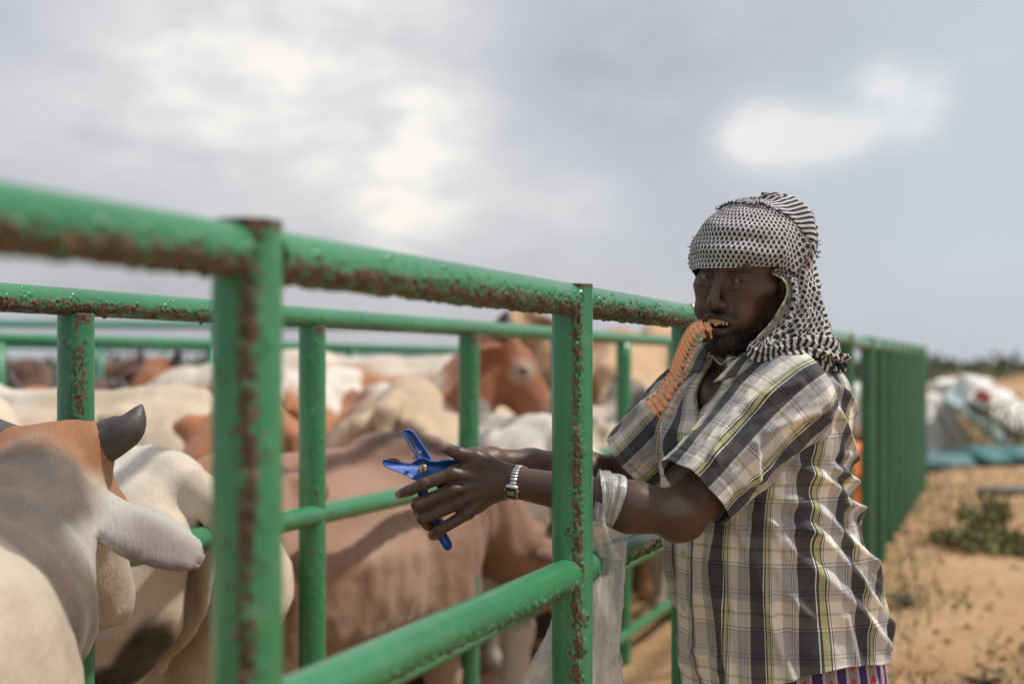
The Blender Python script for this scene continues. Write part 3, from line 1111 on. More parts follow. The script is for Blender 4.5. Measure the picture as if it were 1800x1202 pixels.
# ------------------------------------------------------------------ the man: head
HO = np.array((.418, 2.555, 1.465))            # middle of the head at eye level
HEAD_YAW, HEAD_PITCH, HEAD_ROLL = 37, -8, 8
_y = R(HEAD_YAW)
_f = np.array((-math.sin(_y), -math.cos(_y), 0))
_l = np.array((math.cos(_y), -math.sin(_y), 0))
_p, _r = R(HEAD_PITCH), R(HEAD_ROLL)
hf = _f * math.cos(_p) + UP * math.sin(_p)
_u = np.cross(hf, _l)
hl = _l * math.cos(_r) - _u * math.sin(_r)
hu = np.cross(hf, hl)
HM = np.stack([hf, hl, hu], 1)
HS = 1.02


def hw(p):
    """Head-frame point (forward, left, up) to world."""
    return HO + (np.asarray(p, float) * HS) @ HM.T


def head_shape():
    B = Body((-.17, -.115, -.27), (.135, .115, .16), .0024)
    B.ell((-.012, 0, .03), (.098, .076, .09))
    B.ell((.022, 0, -.035), (.066, .062, .085), .03)
    for s in (1, -1):
        B.ell((.040, s * .040, -.048), (.032, .026, .034), .03)
    B.ell((.052, 0, .045), (.040, .052, .040), .03)                                # forehead
    for s in (1, -1):
        B.chain([(-.005, s * .053, -.055), (.012, s * .052, -.085), (.062, s * .020, -.112)], [.022, .020, .016], .02)
        B.cone((.060, s * .046, -.026), (.030, s * .060, -.018), .019, .014, .018)  # cheekbone
        B.cone((.079, s * .042, .0215), (.088, s * .012, .020), .0085, .0085, .012)  # brow
        B.ell((.094, s * .032, -.001), (.0155, .019, .0115), .012, op='sub')          # socket
        B.ell((.071, s * .032, -.001), (.0165, .0185, .0150), .004)                  # lids
        B.cone((.086, s * .022, -.0165), (.080, s * .045, -.0135), .0032, .003, .006)  # bag under the eye
        B.ell((.0885, s * .0325, -.0025), (.012, .0125, .0016), .0015, op='sub')      # lid slit
        B.ell((.046, s * .072, -.070), (.022, .010, .024), .04, op='sub')            # hollow of the cheek
        B.ell((-.012, s * .079, -.012), (.022, .008, .033), .008)                    # ear
        B.cone((.094, s * .021, -.052), (.082, s * .036, -.078), .0022, .002, .008, op='sub')  # fold beside the nose
        B.ell((.070, s * .037, -.064), (.017, .016, .018), .02)
    B.cone((.083, 0, .012), (.109, 0, -.036), .0068, .0092, .009)                    # nose
    B.ell((.1070, 0, -.043), (.0125, .0120, .0108), .007)
    for s in (1, -1):
        B.ell((.0930, s * .0132, -.0465), (.0115, .0066, .0085), .005)
        B.ell((.099, s * .0075, -.0545), (.0058, .0042, .004), .003, op='sub')
    B.ell((.066, 0, -.077), (.030, .036, .026), .015)                                # muzzle
    B.ell((.078, 0, -.118), (.016, .019, .016), .02)                                 # chin
    B.chain([(.084, -.028, -.0765), (.0950, -.012, -.0665), (.0960, 0, -.0665), (.0950, .012, -.0665), (.084, .028, -.0765)], [.004, .0052, .0048, .0052, .004], .005)
    B.chain([(.080, -.025, -.085), (.090, -.010, -.093), (.091, .0, -.0935), (.090, .010, -.093), (.080, .025, -.085)], [.004, .006, .0062, .006, .004], .006)
    B.ell((.086, 0, -.0795), (.020, .0230, .0068), .004, op='sub')                   # open mouth
    B.cone((-.025, 0, -.06), (-.055, 0, -.24), .055, .060, .03)                      # neck
    B.cone((.005, .018, -.10), (.005, .012, -.20), .012, .012, .03)
    V, F = B.mesh(2)
    c0 = np.array((-.012, 0, .02))                 # the skull sits well inside the wrapped cloth
    V = c0 + (V - c0) * (1 - .085 * sstep(.016, .055, V[:, 2]))[:, None]
    # brow and crow's-foot creases
    x, y, z = V.T
    N = norm(V - np.array((-.01, 0, -.02)))
    ay = np.abs(y)
    w = np.exp(-((ay - .056) / .012) ** 2 - ((z + .004) / .018) ** 2) * (x > .03)
    V = V + N * (w * .0011 * np.sin((z + (ay - .045) * np.sign(z) * .55) * 1200))[:, None]
    w = np.exp(-((ay - .045) / .02) ** 2 - ((z + .035) / .02) ** 2) * (x > .04)
    V = V + N * (w * .0007 * np.sin((z * .8 - ay) * 700))[:, None]
    V = V + N * ((fbm(V[:, 0] * 90, V[:, 1] * 90, V[:, 2] * 90, 6) - .5) * .0016)[:, None]
    x, y, z = V.T
    n = fbm(x * 160, y * 160, z * 160, 8)
    skin = np.tile(np.array((.092, .052, .037)), (len(V), 1)) * (.86 + .28 * fbm(x * 40, y * 40, z * 40, 2))[:, None]
    skin = blend(skin, (.125, .064, .040), np.exp(-((np.abs(y) - .048) / .02) ** 2 - ((z + .045) / .03) ** 2) * .7)   # warmer cheeks
    beard = sstep(-.066, -.095, z + np.abs(y) * .25 - .018 * (x < .03)) * (x > -.03) * sstep(-.165, -.14, z)
    beard = np.maximum(beard, np.exp(-((z + .0625) / .006) ** 2) * sstep(.040, .028, np.abs(y)) * (x > .07) * .75)
    skin = blend(skin, (.014, .011, .010), np.clip(beard * 1.25 + (n - .55) * 1.1 * (beard > .05), 0, 1) * .93)
    lips = (np.exp(-((z + .071) / .0045) ** 2) + np.exp(-((z + .093) / .006) ** 2)) * (np.abs(y) < .026) * (x > .078)
    skin = blend(skin, (.105, .052, .046), np.clip(lips, 0, 1) * .75)
    lid = np.exp(-((np.abs(y) - .032) / .016) ** 2 - ((z) / .012) ** 2) * (x > .06)
    skin = blend(skin, (.05, .028, .021), np.clip(lid, 0, 1) * .6)
    brow = np.exp(-((z - .0225 + (np.abs(y) - .03) ** 2 * 6) / .0045) ** 2) * sstep(.010, .016, np.abs(y)) * sstep(.056, .046, np.abs(y)) * (x > .05)
    skin = blend(skin, (.02, .014, .012), brow * .8)
    return V, F, skin


def skin_mat():
    m, t, b = new_mat('dark_brown_skin')
    co = objco(t)
    c = attr(t, 'skin', 'Color')
    n = noise(t, co, 140, 4, .6)
    c = mixc(t, .45, c, ramp(t, n, [(.3, (.62, .6, .6)), (.7, (1.0, 1.0, 1.0))]), 'MULTIPLY')
    t.links.new(c, b.inputs['Base Color'])
    b.inputs['Roughness'].default_value = .43
    b.inputs['Specular IOR Level'].default_value = .45
    b.inputs['Subsurface Weight'].default_value = .06
    b.inputs['Subsurface Radius'].default_value = (.006, .003, .002)
    b.inputs['Subsurface Scale'].default_value = .5
    bump(t, b, math_node(t, 'ADD', noise(t, co, 380, 3, .6), math_node(t, 'MULTIPLY', noise(t, co, 120, 3), .8)), .22, .002)
    return m


M_SKIN = skin_mat()
body_V, body_F, body_C = [], [], []


def add_body(V, F, C):
    k = sum(len(v) for v in body_V)
    body_V.append(V)
    body_F.append(F + k)
    body_C.append(C)


def skin_tone(V, base=(.10, .055, .038), s=40):
    return np.tile(np.array(base), (len(V), 1)) * (.82 + .36 * fbm(V[:, 0] * s, V[:, 1] * s, V[:, 2] * s, 2))[:, None]


_V, _F, _C = head_shape()
add_body(hw(_V), _F, _C)

# ------------------------------------------------------------------ left arm and hand (near the lens), hand round the pliers
L_SH = np.array((.503, 2.484, 1.245))
L_EL = P(1197, 903, 2.42)
L_WR = P(893, 845, 2.495)


def left_arm():
    B = Body(np.minimum(L_SH, L_WR) - (.12, .12, .16), np.maximum(L_SH, L_EL) + (.10, .12, .10), .0042)
    B.chain([L_SH, (L_SH * .5 + L_EL * .5), L_EL + (0.008, 0, .004)], [.056, .048, .040], .02)
    a = L_EL + (L_WR - L_EL) * .28
    b = L_EL + (L_WR - L_EL) * .62
    B.chain([L_EL, a + (0, 0, -.004), b, L_WR + (L_WR - L_EL) * -.03], [.0385, .0425, .0335, .0275], .02)
    B.cone(L_EL + (.012, .004, -.022), L_EL + (-.01, .0, -.028), .020, .020, .02)   # point of the elbow
    B.cone(L_EL + (.0, -.028, .012), L_EL + (.01, -.026, .0), .014, .014, .02)
    V, F = B.mesh(2)
    N = norm(V - (L_EL + L_WR) / 2)
    V = V + N * ((fbm(V[:, 0] * 30, V[:, 1] * 30, V[:, 2] * 30, 3) - .5) * .004)[:, None]
    C = skin_tone(V)
    d = np.linalg.norm((V - (L_EL + (-.012, -.034, .014))) / (.03, .03, .022), axis=1)
    C = blend(C, (.20, .15, .125), sstep(1.2, .3, d) * .75)                          # dry skin on the elbow
    return V, F, C


add_body(*left_arm())


def fingers(B, chains, k=.0045):
    for pts, rad in chains:
        for i in range(len(pts) - 1):
            B.cone(pts[i], pts[i + 1], rad[i], rad[i + 1], .003 if i else .006)


Y0 = 2.49


def left_hand():
    idx = [P(795, 832, 2.470), P(746, 850, 2.462), P(719, 862, 2.466), P(702, 868, 2.470)]
    mid = [P(797, 861, 2.470), P(735, 886, 2.464), P(737, 897, 2.488), P(757, 897, 2.505)]
    rng_ = [P(806, 884, 2.474), P(744, 910, 2.468), P(752, 921, 2.490), P(772, 918, 2.506)]
    pky = [P(822, 902, 2.480), P(771, 932, 2.475), P(762, 940, 2.490), P(774, 941, 2.504)]
    thb = [P(868, 822, 2.490), P(835, 803, 2.480), P(806, 797, 2.474), P(781, 786, 2.474)]
    pts = np.vstack([idx, mid, rng_, pky, thb, [L_WR]])
    B = Body(pts.min(0) - .035, pts.max(0) + .035, .0013)
    wr = L_WR + (0, 0, 0)
    # palm: a fan of bones from the wrist to the knuckles, thick on the thumb side
    for m_, r0, r1 in ((idx[0], .020, .0125), (mid[0], .021, .0128), (rng_[0], .020, .012), (pky[0], .018, .0108)):
        B.cone(wr + (m_ - wr) * .12 + (0, .006, 0), m_ + (0, .007, 0), r0, r1, .016)
    for a, b in ((idx[0], mid[0]), (mid[0], rng_[0]), (rng_[0], pky[0])):
        B.cone(a * .75 + wr * .25 + (0, .012, 0), b * .75 + wr * .25 + (0, .012, 0), .013, .012, .012)
    B.cone(wr + (.02, 0, 0), wr + (-.02, 0, -.001), .0275, .0255, .02)
    B.chain([wr + (-.012, -.004, .010), thb[1] + (.006, .004, -.006)], [.021, .017], .014)
    B.cone(thb[1] + (.004, .002, -.010), idx[0] + (.012, .010, .004), .013, .011, .014)   # web of the thumb
    fingers(B, [(idx, [.0120, .0106, .0093, .0080]), (mid, [.0122, .0118, .0106, .0090]), (rng_, [.0118, .0114, .0104, .0090]),
                (pky, [.0108, .0102, .0092, .0080]), (thb, [.016, .0135, .0118, .0092])])
    for m_ in (idx[0], mid[0], rng_[0], pky[0]):
        B.ell(m_ + (0, -.004, 0), (.0105, .0095, .0095), .006)                       # knuckles
    for q in (idx[1], mid[1], rng_[1], pky[1], thb[2]):
        B.ell(q + (0, -.0015, .0), (.0108, .0108, .0106), .004)
    # sinews on the back of the hand
    for m_ in (idx[0], mid[0], rng_[0], pky[0]):
        B.cone(wr + (m_ - wr) * .35 + (0, -.0125, 0), m_ + (0, -.0075, 0), .0045, .0050, .010)
    V, F = B.mesh(2)
    C = skin_tone(V, (.098, .056, .040), 60)
    for q, e, c, s_ in ((thb[3], (-.003, -.004, .004), (.34, .20, .15), .0105), (idx[3], (-.006, -.001, -.001), (.36, .21, .16), .0100), (rng_[1], (-.012, .004, -.002), (.30, .18, .14), .0085), (pky[2], (-.004, .0, -.006), (.34, .17, .10), .0095)):
        d = np.linalg.norm(V - (q + np.array(e)), axis=1)
        C = blend(C, c, sstep(1.35 * s_, .6 * s_, d) * .9)
    wrk = np.zeros(len(V))
    for q in (idx[1], mid[1], rng_[1], pky[1], thb[2], idx[2]):
        d = np.linalg.norm(V - q, axis=1)
        wrk += np.exp(-(d / .010) ** 2)
    N = norm(V - (idx[0] + wr) / 2)
    V = V + N * (np.clip(wrk, 0, 1) * .0005 * np.sin((V[:, 0] * .9 - V[:, 2] * .35) * 2600))[:, None]
    C = blend(C, (.055, .03, .022), np.clip(wrk, 0, 1) * .4)
    return V, F, C, (idx, mid, rng_, pky, thb)


_V, _F, _C, LH = left_hand()
add_body(_V, _F, _C)

# ------------------------------------------------------------------ right arm and hand (behind)
R_SH = np.array((.360, 2.745, 1.240))
R_EL = P(1090, 836, 2.84)
R_WR = P(862, 812, 2.66)


def right_arm():
    a = P(838, 816, 2.63)
    pts = np.vstack([R_SH, R_EL, R_WR, a])
    B = Body(pts.min(0) - (.14, .09, .10), pts.max(0) + .09, .0034)
    B.chain([R_SH, (R_SH + R_EL) / 2, R_EL], [.055, .047, .039], .02)
    B.chain([R_EL, R_EL + (R_WR - R_EL) * .3, R_EL + (R_WR - R_EL) * .7, R_WR], [.037, .040, .031, .026], .02)
    k = [P(812, 806, 2.60), P(806, 824, 2.595), P(806, 842, 2.595), P(812, 858, 2.60)]
    for m_ in k:
        B.cone(R_WR, m_, .022, .013, .014)
    f1 = [k[0], P(782, 822, 2.575), P(770, 838, 2.55)]
    for q, dz in zip(k, (0, 1, 2, 3)):
        B.chain([q, q + np.array((-.030, -.028, -.006)), q + np.array((-.026, -.055, -.012)), q + np.array((-.006, -.066, -.014))], [.0105, .0098, .009, .0078], .005)
    B.chain([R_WR + (-.02, -.01, .01), P(830, 800, 2.585), P(806, 806, 2.56)], [.018, .013, .010], .012)
    V, F = B.mesh(2)
    return V, F, skin_tone(V, (.125, .068, .048))


add_body(*right_arm())


def trunk_legs():
    B = Body((.15, 2.3, -.01), (.95, 3.1, 1.36), .011)
    nb = hw((-.05, 0, -.19))
    B.chain([nb, (.430, 2.62, 1.22), (.445, 2.63, 1.05), (.50, 2.64, .85), (.52, 2.65, .70)], [.058, .095, .115, .115, .125], .05)
    B.cone((.37, 2.74, 1.235), (.495, 2.50, 1.24), .062, .062, .05)
    B.ell((.418, 2.61, 1.17), (.07, .09, .10), .05)
    for s in (1, -1):
        hip = np.array((.52, 2.65 - .085 * s, .68))
        kn = np.array((.475 + .02 * s, 2.64 - .09 * s, .40))
        an = np.array((.54 + .03 * s, 2.66 - .09 * s, .085))
        B.chain([hip, kn, (kn + an) / 2 + (.02, 0, .02), an], [.085, .056, .052, .034], .03)
        B.chain([an - (0, 0, .03), an + (-.10, -.02, -.055), an + (-.16, -.035, -.068)], [.036, .030, .018], .02)
        B.cone(an - (0, 0, .04), an + (.03, .005, -.05), .034, .030, .02)
    V, F = B.mesh(1)
    return V, F, skin_tone(V, (.085, .045, .032))


add_body(*trunk_legs())

man = empty('person', (.52, 2.65, 0), 'man in plaid short-sleeved shirt and checked headscarf biting a strip of orange tags', 'person')
make('body', np.vstack(body_V), np.vstack(body_F), M_SKIN, man, attrs={'skin': np.clip(np.vstack(body_C), 0, 1)})

# eyes and teeth
M_SCLERA, M_IRIS = plain('eye_white', (.17, .145, .13), .3), plain('iris', (.018, .010, .007), .1)
th, ph = np.meshgrid(np.linspace(0, 2 * PI, 64, endpoint=False), np.linspace(0, PI, 40))
sph = np.stack([np.sin(ph) * np.cos(th), np.sin(ph) * np.sin(th), np.cos(ph)], -1).reshape(-1, 3)
for s in (1, -1):
    c = np.array((.0715, s * .032, -.001))
    look = norm(np.array((1, .62 if s > 0 else .58, -.03)))
    Vq = sph * .0152
    F = grid_faces(64, 40, True)
    mid_ = norm(Vq[F].mean(1))
    make('eye', hw(c + Vq), F, [M_SCLERA, M_IRIS], man, fmat=(mid_ @ look > math.cos(R(26))).astype(int))
M_TOOTH = plain('tooth', (.62, .50, .33), .25, .12)
for k in range(-3, 4):
    a = k * .0058
    q = MB()
    wdt = .0028 if abs(k) < 2 else .0025
    xs = .0920 - a * a * 14
    pts = np.array([(xs + .001, a, -.068), (xs + .0015, a, -.0725), (xs + .001, a, -.0785), (xs - .0005, a, -.0812)])
    Vt, Ft, cp = tube_mesh(pts, [.0022, wdt, wdt, .0018], 8)
    make('tooth', hw(Vt), [Ft] + cp, M_TOOTH, man)

# beard: short curled strands round the jaw and chin
hb = MB()
hV, hF = _V, _F
hv, hfq, hc = body_V[0], body_F[0], body_C[0]
loc_h = ((hv - HO) @ HM) / HS
dark = np.where((hc.sum(1) < .075) & (loc_h[:, 2] < -.055))[0]
pick = rng.choice(dark, min(1500, len(dark)), replace=False)
for i in pick:
    p = loc_h[i]
    n = norm(p - np.array((-.01, 0, -.06)))
    d = norm(n + np.array((.1, 0, -.9)) * rng.uniform(.3, .9) + rng.normal(0, .45, 3))
    L = rng.uniform(.006, .015) * (1.0 if p[2] < -.09 else .5)
    sd = norm(np.cross(d, n + .01)) * .0006
    q = p + d * L * .5 + rng.normal(0, .001, 3)
    hb.add(hw(np.array([p - sd, p + sd, q + sd * .8, q - sd * .8, p + d * L - n * .002])), [np.array([[0, 1, 2, 3]]), np.array([[3, 2, 4]])])
hb.build('beard', plain('black_hair', (.016, .013, .012), .7), man)


# ------------------------------------------------------------------ cloth materials
def plaid_mat():
    """Woven checks: warp stripes along u, weft stripes along v (UV in metres)."""
    m, t, b = new_mat('plaid_cotton')
    uv = nd(t, 'ShaderNodeUVMap', uv_map='UVMap')
    sp = nd(t, 'ShaderNodeSeparateXYZ')
    t.links.new(uv.outputs[0], sp.inputs[0])
    co = objco(t)
    fu = math_node(t, 'FRACT', math_node(t, 'DIVIDE', sp.outputs[0], .086))
    fv = math_node(t, 'FRACT', math_node(t, 'DIVIDE', sp.outputs[1], .112))
    CR, LG, DG, WH, YL, BK = (.75, .71, .64), (.46, .45, .445), (.050, .050, .060), (.76, .74, .70), (.46, .47, .24), (.022, .022, .028)
    warp = ramp(t, fu, [(0, DG), (.29, BK), (.302, WH), (.322, DG), (.355, YL), (.425, DG), (.445, WH), (.465, BK), (.48, CR), (.70, LG), (.88, BK), (.892, WH), (.912, BK), (.925, LG)], 'CONSTANT')
    weft = ramp(t, fv, [(0, LG), (.22, (.28, .28, .285)), (.245, WH), (.27, (.28, .28, .285)), (.295, CR), (.48, YL), (.53, WH), (.55, CR), (.70, LG), (.80, (.26, .26, .265)), (.825, LG), (.86, (.26, .26, .265)), (.885, LG)], 'CONSTANT')
    c = mixc(t, .62, warp, mixc(t, 1.0, weft, (1.65, 1.7, 1.8), 'MULTIPLY'), 'MULTIPLY')
    c = mixc(t, .06, c, weft)
    # the thread crossings, just visible close up
    wv = math_node(t, 'MULTIPLY', math_node(t, 'SINE', math_node(t, 'MULTIPLY', sp.outputs[0], 5200)), math_node(t, 'SINE', math_node(t, 'MULTIPLY', sp.outputs[1], 5200)))
    stain = noise(t, co, 9, 5, .6)
    c = mixc(t, .5, c, ramp(t, stain, [(.3, (.78, .74, .68)), (.65, (1, 1, 1))]), 'MULTIPLY')
    t.links.new(c, b.inputs['Base Color'])
    b.inputs['Roughness'].default_value = .85
    b.inputs['Specular IOR Level'].default_value = .2
    b.inputs['Sheen Weight'].default_value = .08
    cr = noise(t, co, 55, 5, .6, .6)
    bump(t, b, math_node(t, 'ADD', math_node(t, 'MULTIPLY', wv, .03), cr), .35, .006)
    return m


def keffiyeh_mat():
    """Black and white houndstooth-like net; attribute 'band' switches to the striped border."""
    m, t, b = new_mat('checked_headscarf_cloth')
    uv = nd(t, 'ShaderNodeUVMap', uv_map='UVMap')
    sp = nd(t, 'ShaderNodeSeparateXYZ')
    t.links.new(uv.outputs[0], sp.inputs[0])
    S = .0098
    u = math_node(t, 'DIVIDE', sp.outputs[0], S)
    v = math_node(t, 'DIVIDE', sp.outputs[1], S)
    fu, fv = math_node(t, 'FRACT', u), math_node(t, 'FRACT', v)
    row = math_node(t, 'FRACT', math_node(t, 'MULTIPLY', math_node(t, 'FLOOR', v), .5))
    fu2 = math_node(t, 'FRACT', math_node(t, 'ADD', u, row))
    # black lozenges with little hooks on alternate rows
    du = math_node(t, 'ABSOLUTE', math_node(t, 'SUBTRACT', fu2, .5))
    dv = math_node(t, 'ABSOLUTE', math_node(t, 'SUBTRACT', fv, .5))
    hook = math_node(t, 'MULTIPLY', math_node(t, 'SINE', math_node(t, 'MULTIPLY', fv, 12.566)), .09)
    blk = math_node(t, 'LESS_THAN', math_node(t, 'ADD', math_node(t, 'ADD', du, math_node(t, 'MULTIPLY', dv, .42)), hook), .355)
    lines = math_node(t, 'LESS_THAN', math_node(t, 'ABSOLUTE', math_node(t, 'SUBTRACT', fu, .5)), .055)
    f = math_node(t, 'MAXIMUM', blk, math_node(t, 'MULTIPLY', lines, .45))
    st = math_node(t, 'LESS_THAN', math_node(t, 'FRACT', math_node(t, 'DIVIDE', sp.outputs[1], .0105)), .5)
    bd = math_node(t, 'GREATER_THAN', attr(t, 'band'), .5)
    mixf = nd(t, 'ShaderNodeMix')
    t.links.new(bd, mixf.inputs[0])
    t.links.new(f, mixf.inputs[2])
    t.links.new(st, mixf.inputs[3])
    co = objco(t)
    dirt = ramp(t, noise(t, co, 16, 5, .6), [(.3, (.45, .435, .42)), (.65, (.62, .61, .60))])
    c = mixc(t, mixf.outputs[0], dirt, (.038, .037, .042))
    hem = math_node(t, 'GREATER_THAN', attr(t, 'band'), 1.5)
    c = mixc(t, hem, c, mixc(t, ramp(t, noise(t, co, 70, 3), [(.52, (0, 0, 0)), (.58, (1, 1, 1))]), (.46, .43, .33), (.2, .19, .16)))
    t.links.new(c, b.inputs['Base Color'])
    b.inputs['Roughness'].default_value = .9
    b.inputs['Specular IOR Level'].default_value = .15
    bump(t, b, math_node(t, 'ADD', noise(t, co, 420, 3, .6), math_node(t, 'MULTIPLY', noise(t, co, 60, 4), 1.5)), .25, .003)
    return m


def ikat_mat():
    m, t, b = new_mat('purple_ikat_cotton')
    uv = nd(t, 'ShaderNodeUVMap', uv_map='UVMap')
    sp = nd(t, 'ShaderNodeSeparateXYZ')
    t.links.new(uv.outputs[0], sp.inputs[0])
    fu = math_node(t, 'FRACT', math_node(t, 'DIVIDE', sp.outputs[0], .048))
    wob = math_node(t, 'MULTIPLY', math_node(t, 'SUBTRACT', noise(t, uv.outputs[0], 160, 2), .5), .10)
    fu = math_node(t, 'ADD', fu, wob)
    base = ramp(t, fu, [(0, (.05, .025, .14)), (.40, (.50, .42, .40)), (.52, (.30, .24, .28)), (.90, (.50, .42, .40))], 'CONSTANT')
    du = math_node(t, 'DIVIDE', math_node(t, 'SUBTRACT', fu, .71), .155)
    fv = math_node(t, 'FRACT', math_node(t, 'DIVIDE', sp.outputs[1], .058))
    dv = math_node(t, 'DIVIDE', math_node(t, 'SUBTRACT', fv, .5), .40)
    rr = math_node(t, 'ADD', math_node(t, 'MULTIPLY', du, du), math_node(t, 'MULTIPLY', dv, dv))
    red = math_node(t, 'LESS_THAN', rr, 1.0)
    core = math_node(t, 'LESS_THAN', rr, .22)
    c = mixc(t, red, base, (.46, .035, .055))
    c = mixc(t, core, c, (.42, .20, .22))
    t.links.new(c, b.inputs['Base Color'])
    b.inputs['Roughness'].default_value = .85
    return m


M_PLAID, M_SCARF, M_IKAT = plaid_mat(), keffiyeh_mat(), ikat_mat()


def sheet_normals(G):
    """Normals of a grid (nv, nu, 3)."""
    a = np.gradient(G, axis=1)
    b = np.gradient(G, axis=0)
    return norm(np.cross(a, b))


def solidify(o, t, off=-1):
    md = o.modifiers.new('thickness', 'SOLIDIFY')
    md.thickness = t
    md.offset = off
    return o


def ridge(u, v, pts, w, amp):
    """A fold along a polyline in (u, v) metres."""
    best = np.full(np.broadcast(u, v).shape, 1e9)
    for (a, b) in zip(pts[:-1], pts[1:]):
        a, b = np.array(a), np.array(b)
        d = b - a
        t = np.clip(((u - a[0]) * d[0] + (v - a[1]) * d[1]) / (d @ d), 0, 1)
        best = np.minimum(best, (u - a[0] - t * d[0]) ** 2 + (v - a[1] - t * d[1]) ** 2)
    return amp * np.exp(-best / (w * w))


# ------------------------------------------------------------------ shirt body: rings from the hem to the collar
# columns: centre px, py, depth, facing angle, half width, half depth front, half depth back, tilt forward, exponent
RINGS = [
    (1378, 1160, 2.66, 80, .203, .184, .180, .17, 2.5),
    (1372, 1095, 2.66, 79, .202, .183, .182, .09, 2.5),
    (1357, 1000, 2.65, 76, .198, .178, .172, .02, 2.4),
    (1338, 900, 2.64, 71, .190, .164, .150, .05, 2.4),
    (1328, 815, 2.63, 66, .186, .152, .146, .10, 2.4),
    (1322, 745, 2.62, 62, .190, .144, .148, .16, 2.5),
    (1319, 700, 2.62, 60, .190, .128, .146, .20, 2.5),
    (1318, 664, 2.615, 60, .168, .104, .128, .22, 2.4),
    (1316, 636, 2.61, 60, .124, .082, .104, .26, 2.2),
    (1314, 618, 2.605, 60, .086, .070, .080, .30, 2.1),
    (1312, 606, 2.60, 60, .074, .062, .066, .32, 2.0),
]


def torso():
    nu, nv = 420, 360
    K = smooth_path(RINGS, nv)
    px, py, Y, th, a, bf, bb, tilt, ex = [K[:, i][:, None] for i in range(9)]
    ph = np.linspace(0, 2 * PI, nu, endpoint=False)[None, :]
    c, s = np.cos(ph), np.sin(ph)
    cs = np.sign(c) * np.abs(c) ** (2 / ex)
    ss = np.sign(s) * np.abs(s) ** (2 / ex)
    thr = np.radians(th)
    f = np.stack([-np.sin(thr), -np.cos(thr)], -1)
    l = np.stack([np.cos(thr), -np.sin(thr)], -1)
    fo = np.where(cs > 0, bf, bb) * cs
    la = a * ss
    X = (px - 900) / 2500 * Y + f[..., 0] * fo + l[..., 0] * la
    YY = Y + f[..., 1] * fo + l[..., 1] * la
    Z = EYE - (py - 641) / 2500 * Y - tilt * fo
    # shirt-tail: the hem is cut up at the sides
    vv = np.linspace(0, 1, nv)[:, None]
    Z = Z + (1 - sstep(0, .18, vv)) * (.030 * np.abs(s) ** 2 - .012 + .004 * np.sin(ph * 5))
    G = np.stack([X, YY, Z], -1)
    phd = np.degrees((ph + PI) % (2 * PI) - PI) * np.ones((nv, 1))      # 0 front, +90 the man's left, +-180 back
    u = np.radians(phd) * .185
    v = Z - .70
    N = sheet_normals(G)
    if (N[nv // 2, 0] @ (G[nv // 2, 0] - G[nv // 2].mean(0))) < 0:
        N = -N
    d = np.zeros((nv, nu))
    U = lambda deg: math.radians(deg) * .185
    g = np.random.default_rng(12)
    folds = [
        ([(U(70), .40), (U(110), .30), (U(150), .20)], .012, .010), ([(U(78), .43), (U(120), .36), (U(165), .30)], .010, .010),
        ([(U(100), .42), (U(140), .385), (U(178), .375)], .010, .014), ([(U(112), .355), (U(150), .335), (U(178), .33)], .009, .011),
        ([(U(60), .35), (U(95), .22), (U(130), .10)], .012, .009), ([(U(40), .36), (U(60), .22), (U(75), .05)], .012, .008),
        ([(U(20), .33), (U(32), .18), (U(40), .0)], .011, .008), ([(U(85), .33), (U(120), .20), (U(160), .06)], .012, .009),
        ([(U(125), .28), (U(155), .15), (U(170), .03)], .012, .008), ([(U(5), .42), (U(15), .25), (U(12), .05)], .012, .007),
        ([(U(55), .30), (U(70), .12), (U(82), .0)], .009, .007), ([(U(100), .16), (U(112), .0)], .012, .008), ([(U(140), .14), (U(148), .0)], .012, .008),
        ([(U(95), .53), (U(120), .47), (U(140), .43)], .010, .010), ([(U(105), .56), (U(135), .52), (U(165), .50)], .010, .008),
        ([(U(30), .47), (U(50), .40), (U(80), .36)], .010, .010), ([(U(20), .44), (U(48), .345), (U(90), .31)], .009, .009),
        ([(U(-20), .50), (U(-5), .40), (U(10), .33)], .012, .010), ([(U(-35), .5), (U(-25), .35), (U(-20), .15)], .012, .009),
    ]
    for p, w, am in folds:
        d += ridge(u, v, p, w, am)
        q = [(a_ + .018, b_ + .012) for a_, b_ in p]
        d -= ridge(u, v, q, w * 1.1, am * .5)
    for k in range(46):
        u0, v0 = g.uniform(U(-60), U(180)), g.uniform(.0, .55)
        an = g.normal(-.9, .5)
        L_ = g.uniform(.03, .09)
        d += ridge(u, v, [(u0, v0), (u0 + math.cos(an) * L_, v0 + math.sin(an) * L_)], g.uniform(.005, .009), g.uniform(.002, .005))
    d += (fbm(u * 14 + 40, v * 9 + 40, 0, 7) - .5) * .018 * sstep(.62, .45, v)
    d += .010 * np.sin(u * 46 + 3 * fbm(u * 5 + 9, v * 4 + 9, 0, 2)) * sstep(.26, .0, v) * .6
    G = G + N * d[..., None]
    # open neck: cloth is cut away in a V between the two fronts
    open_ = (np.abs(phd - 4) < 13 * sstep(.49, .60, v)) & (v > .49)
    keep_v = ~open_
    F = grid_faces(nu, nv, True)
    F = F[keep_v.ravel()[F].all(1)]
    uu = (np.degrees(ph) * np.ones((nv, 1)))
    u_uv = np.radians(uu) * .185
    UV = np.stack([u_uv, v], -1).reshape(-1, 2)
    # close the seam of the print at the front placket
    return G, F, UV, N


G, F, UV, N = torso()
nu = G.shape[1]
V = G.reshape(-1, 3)
shirt_parts = [(V, F, UV)]


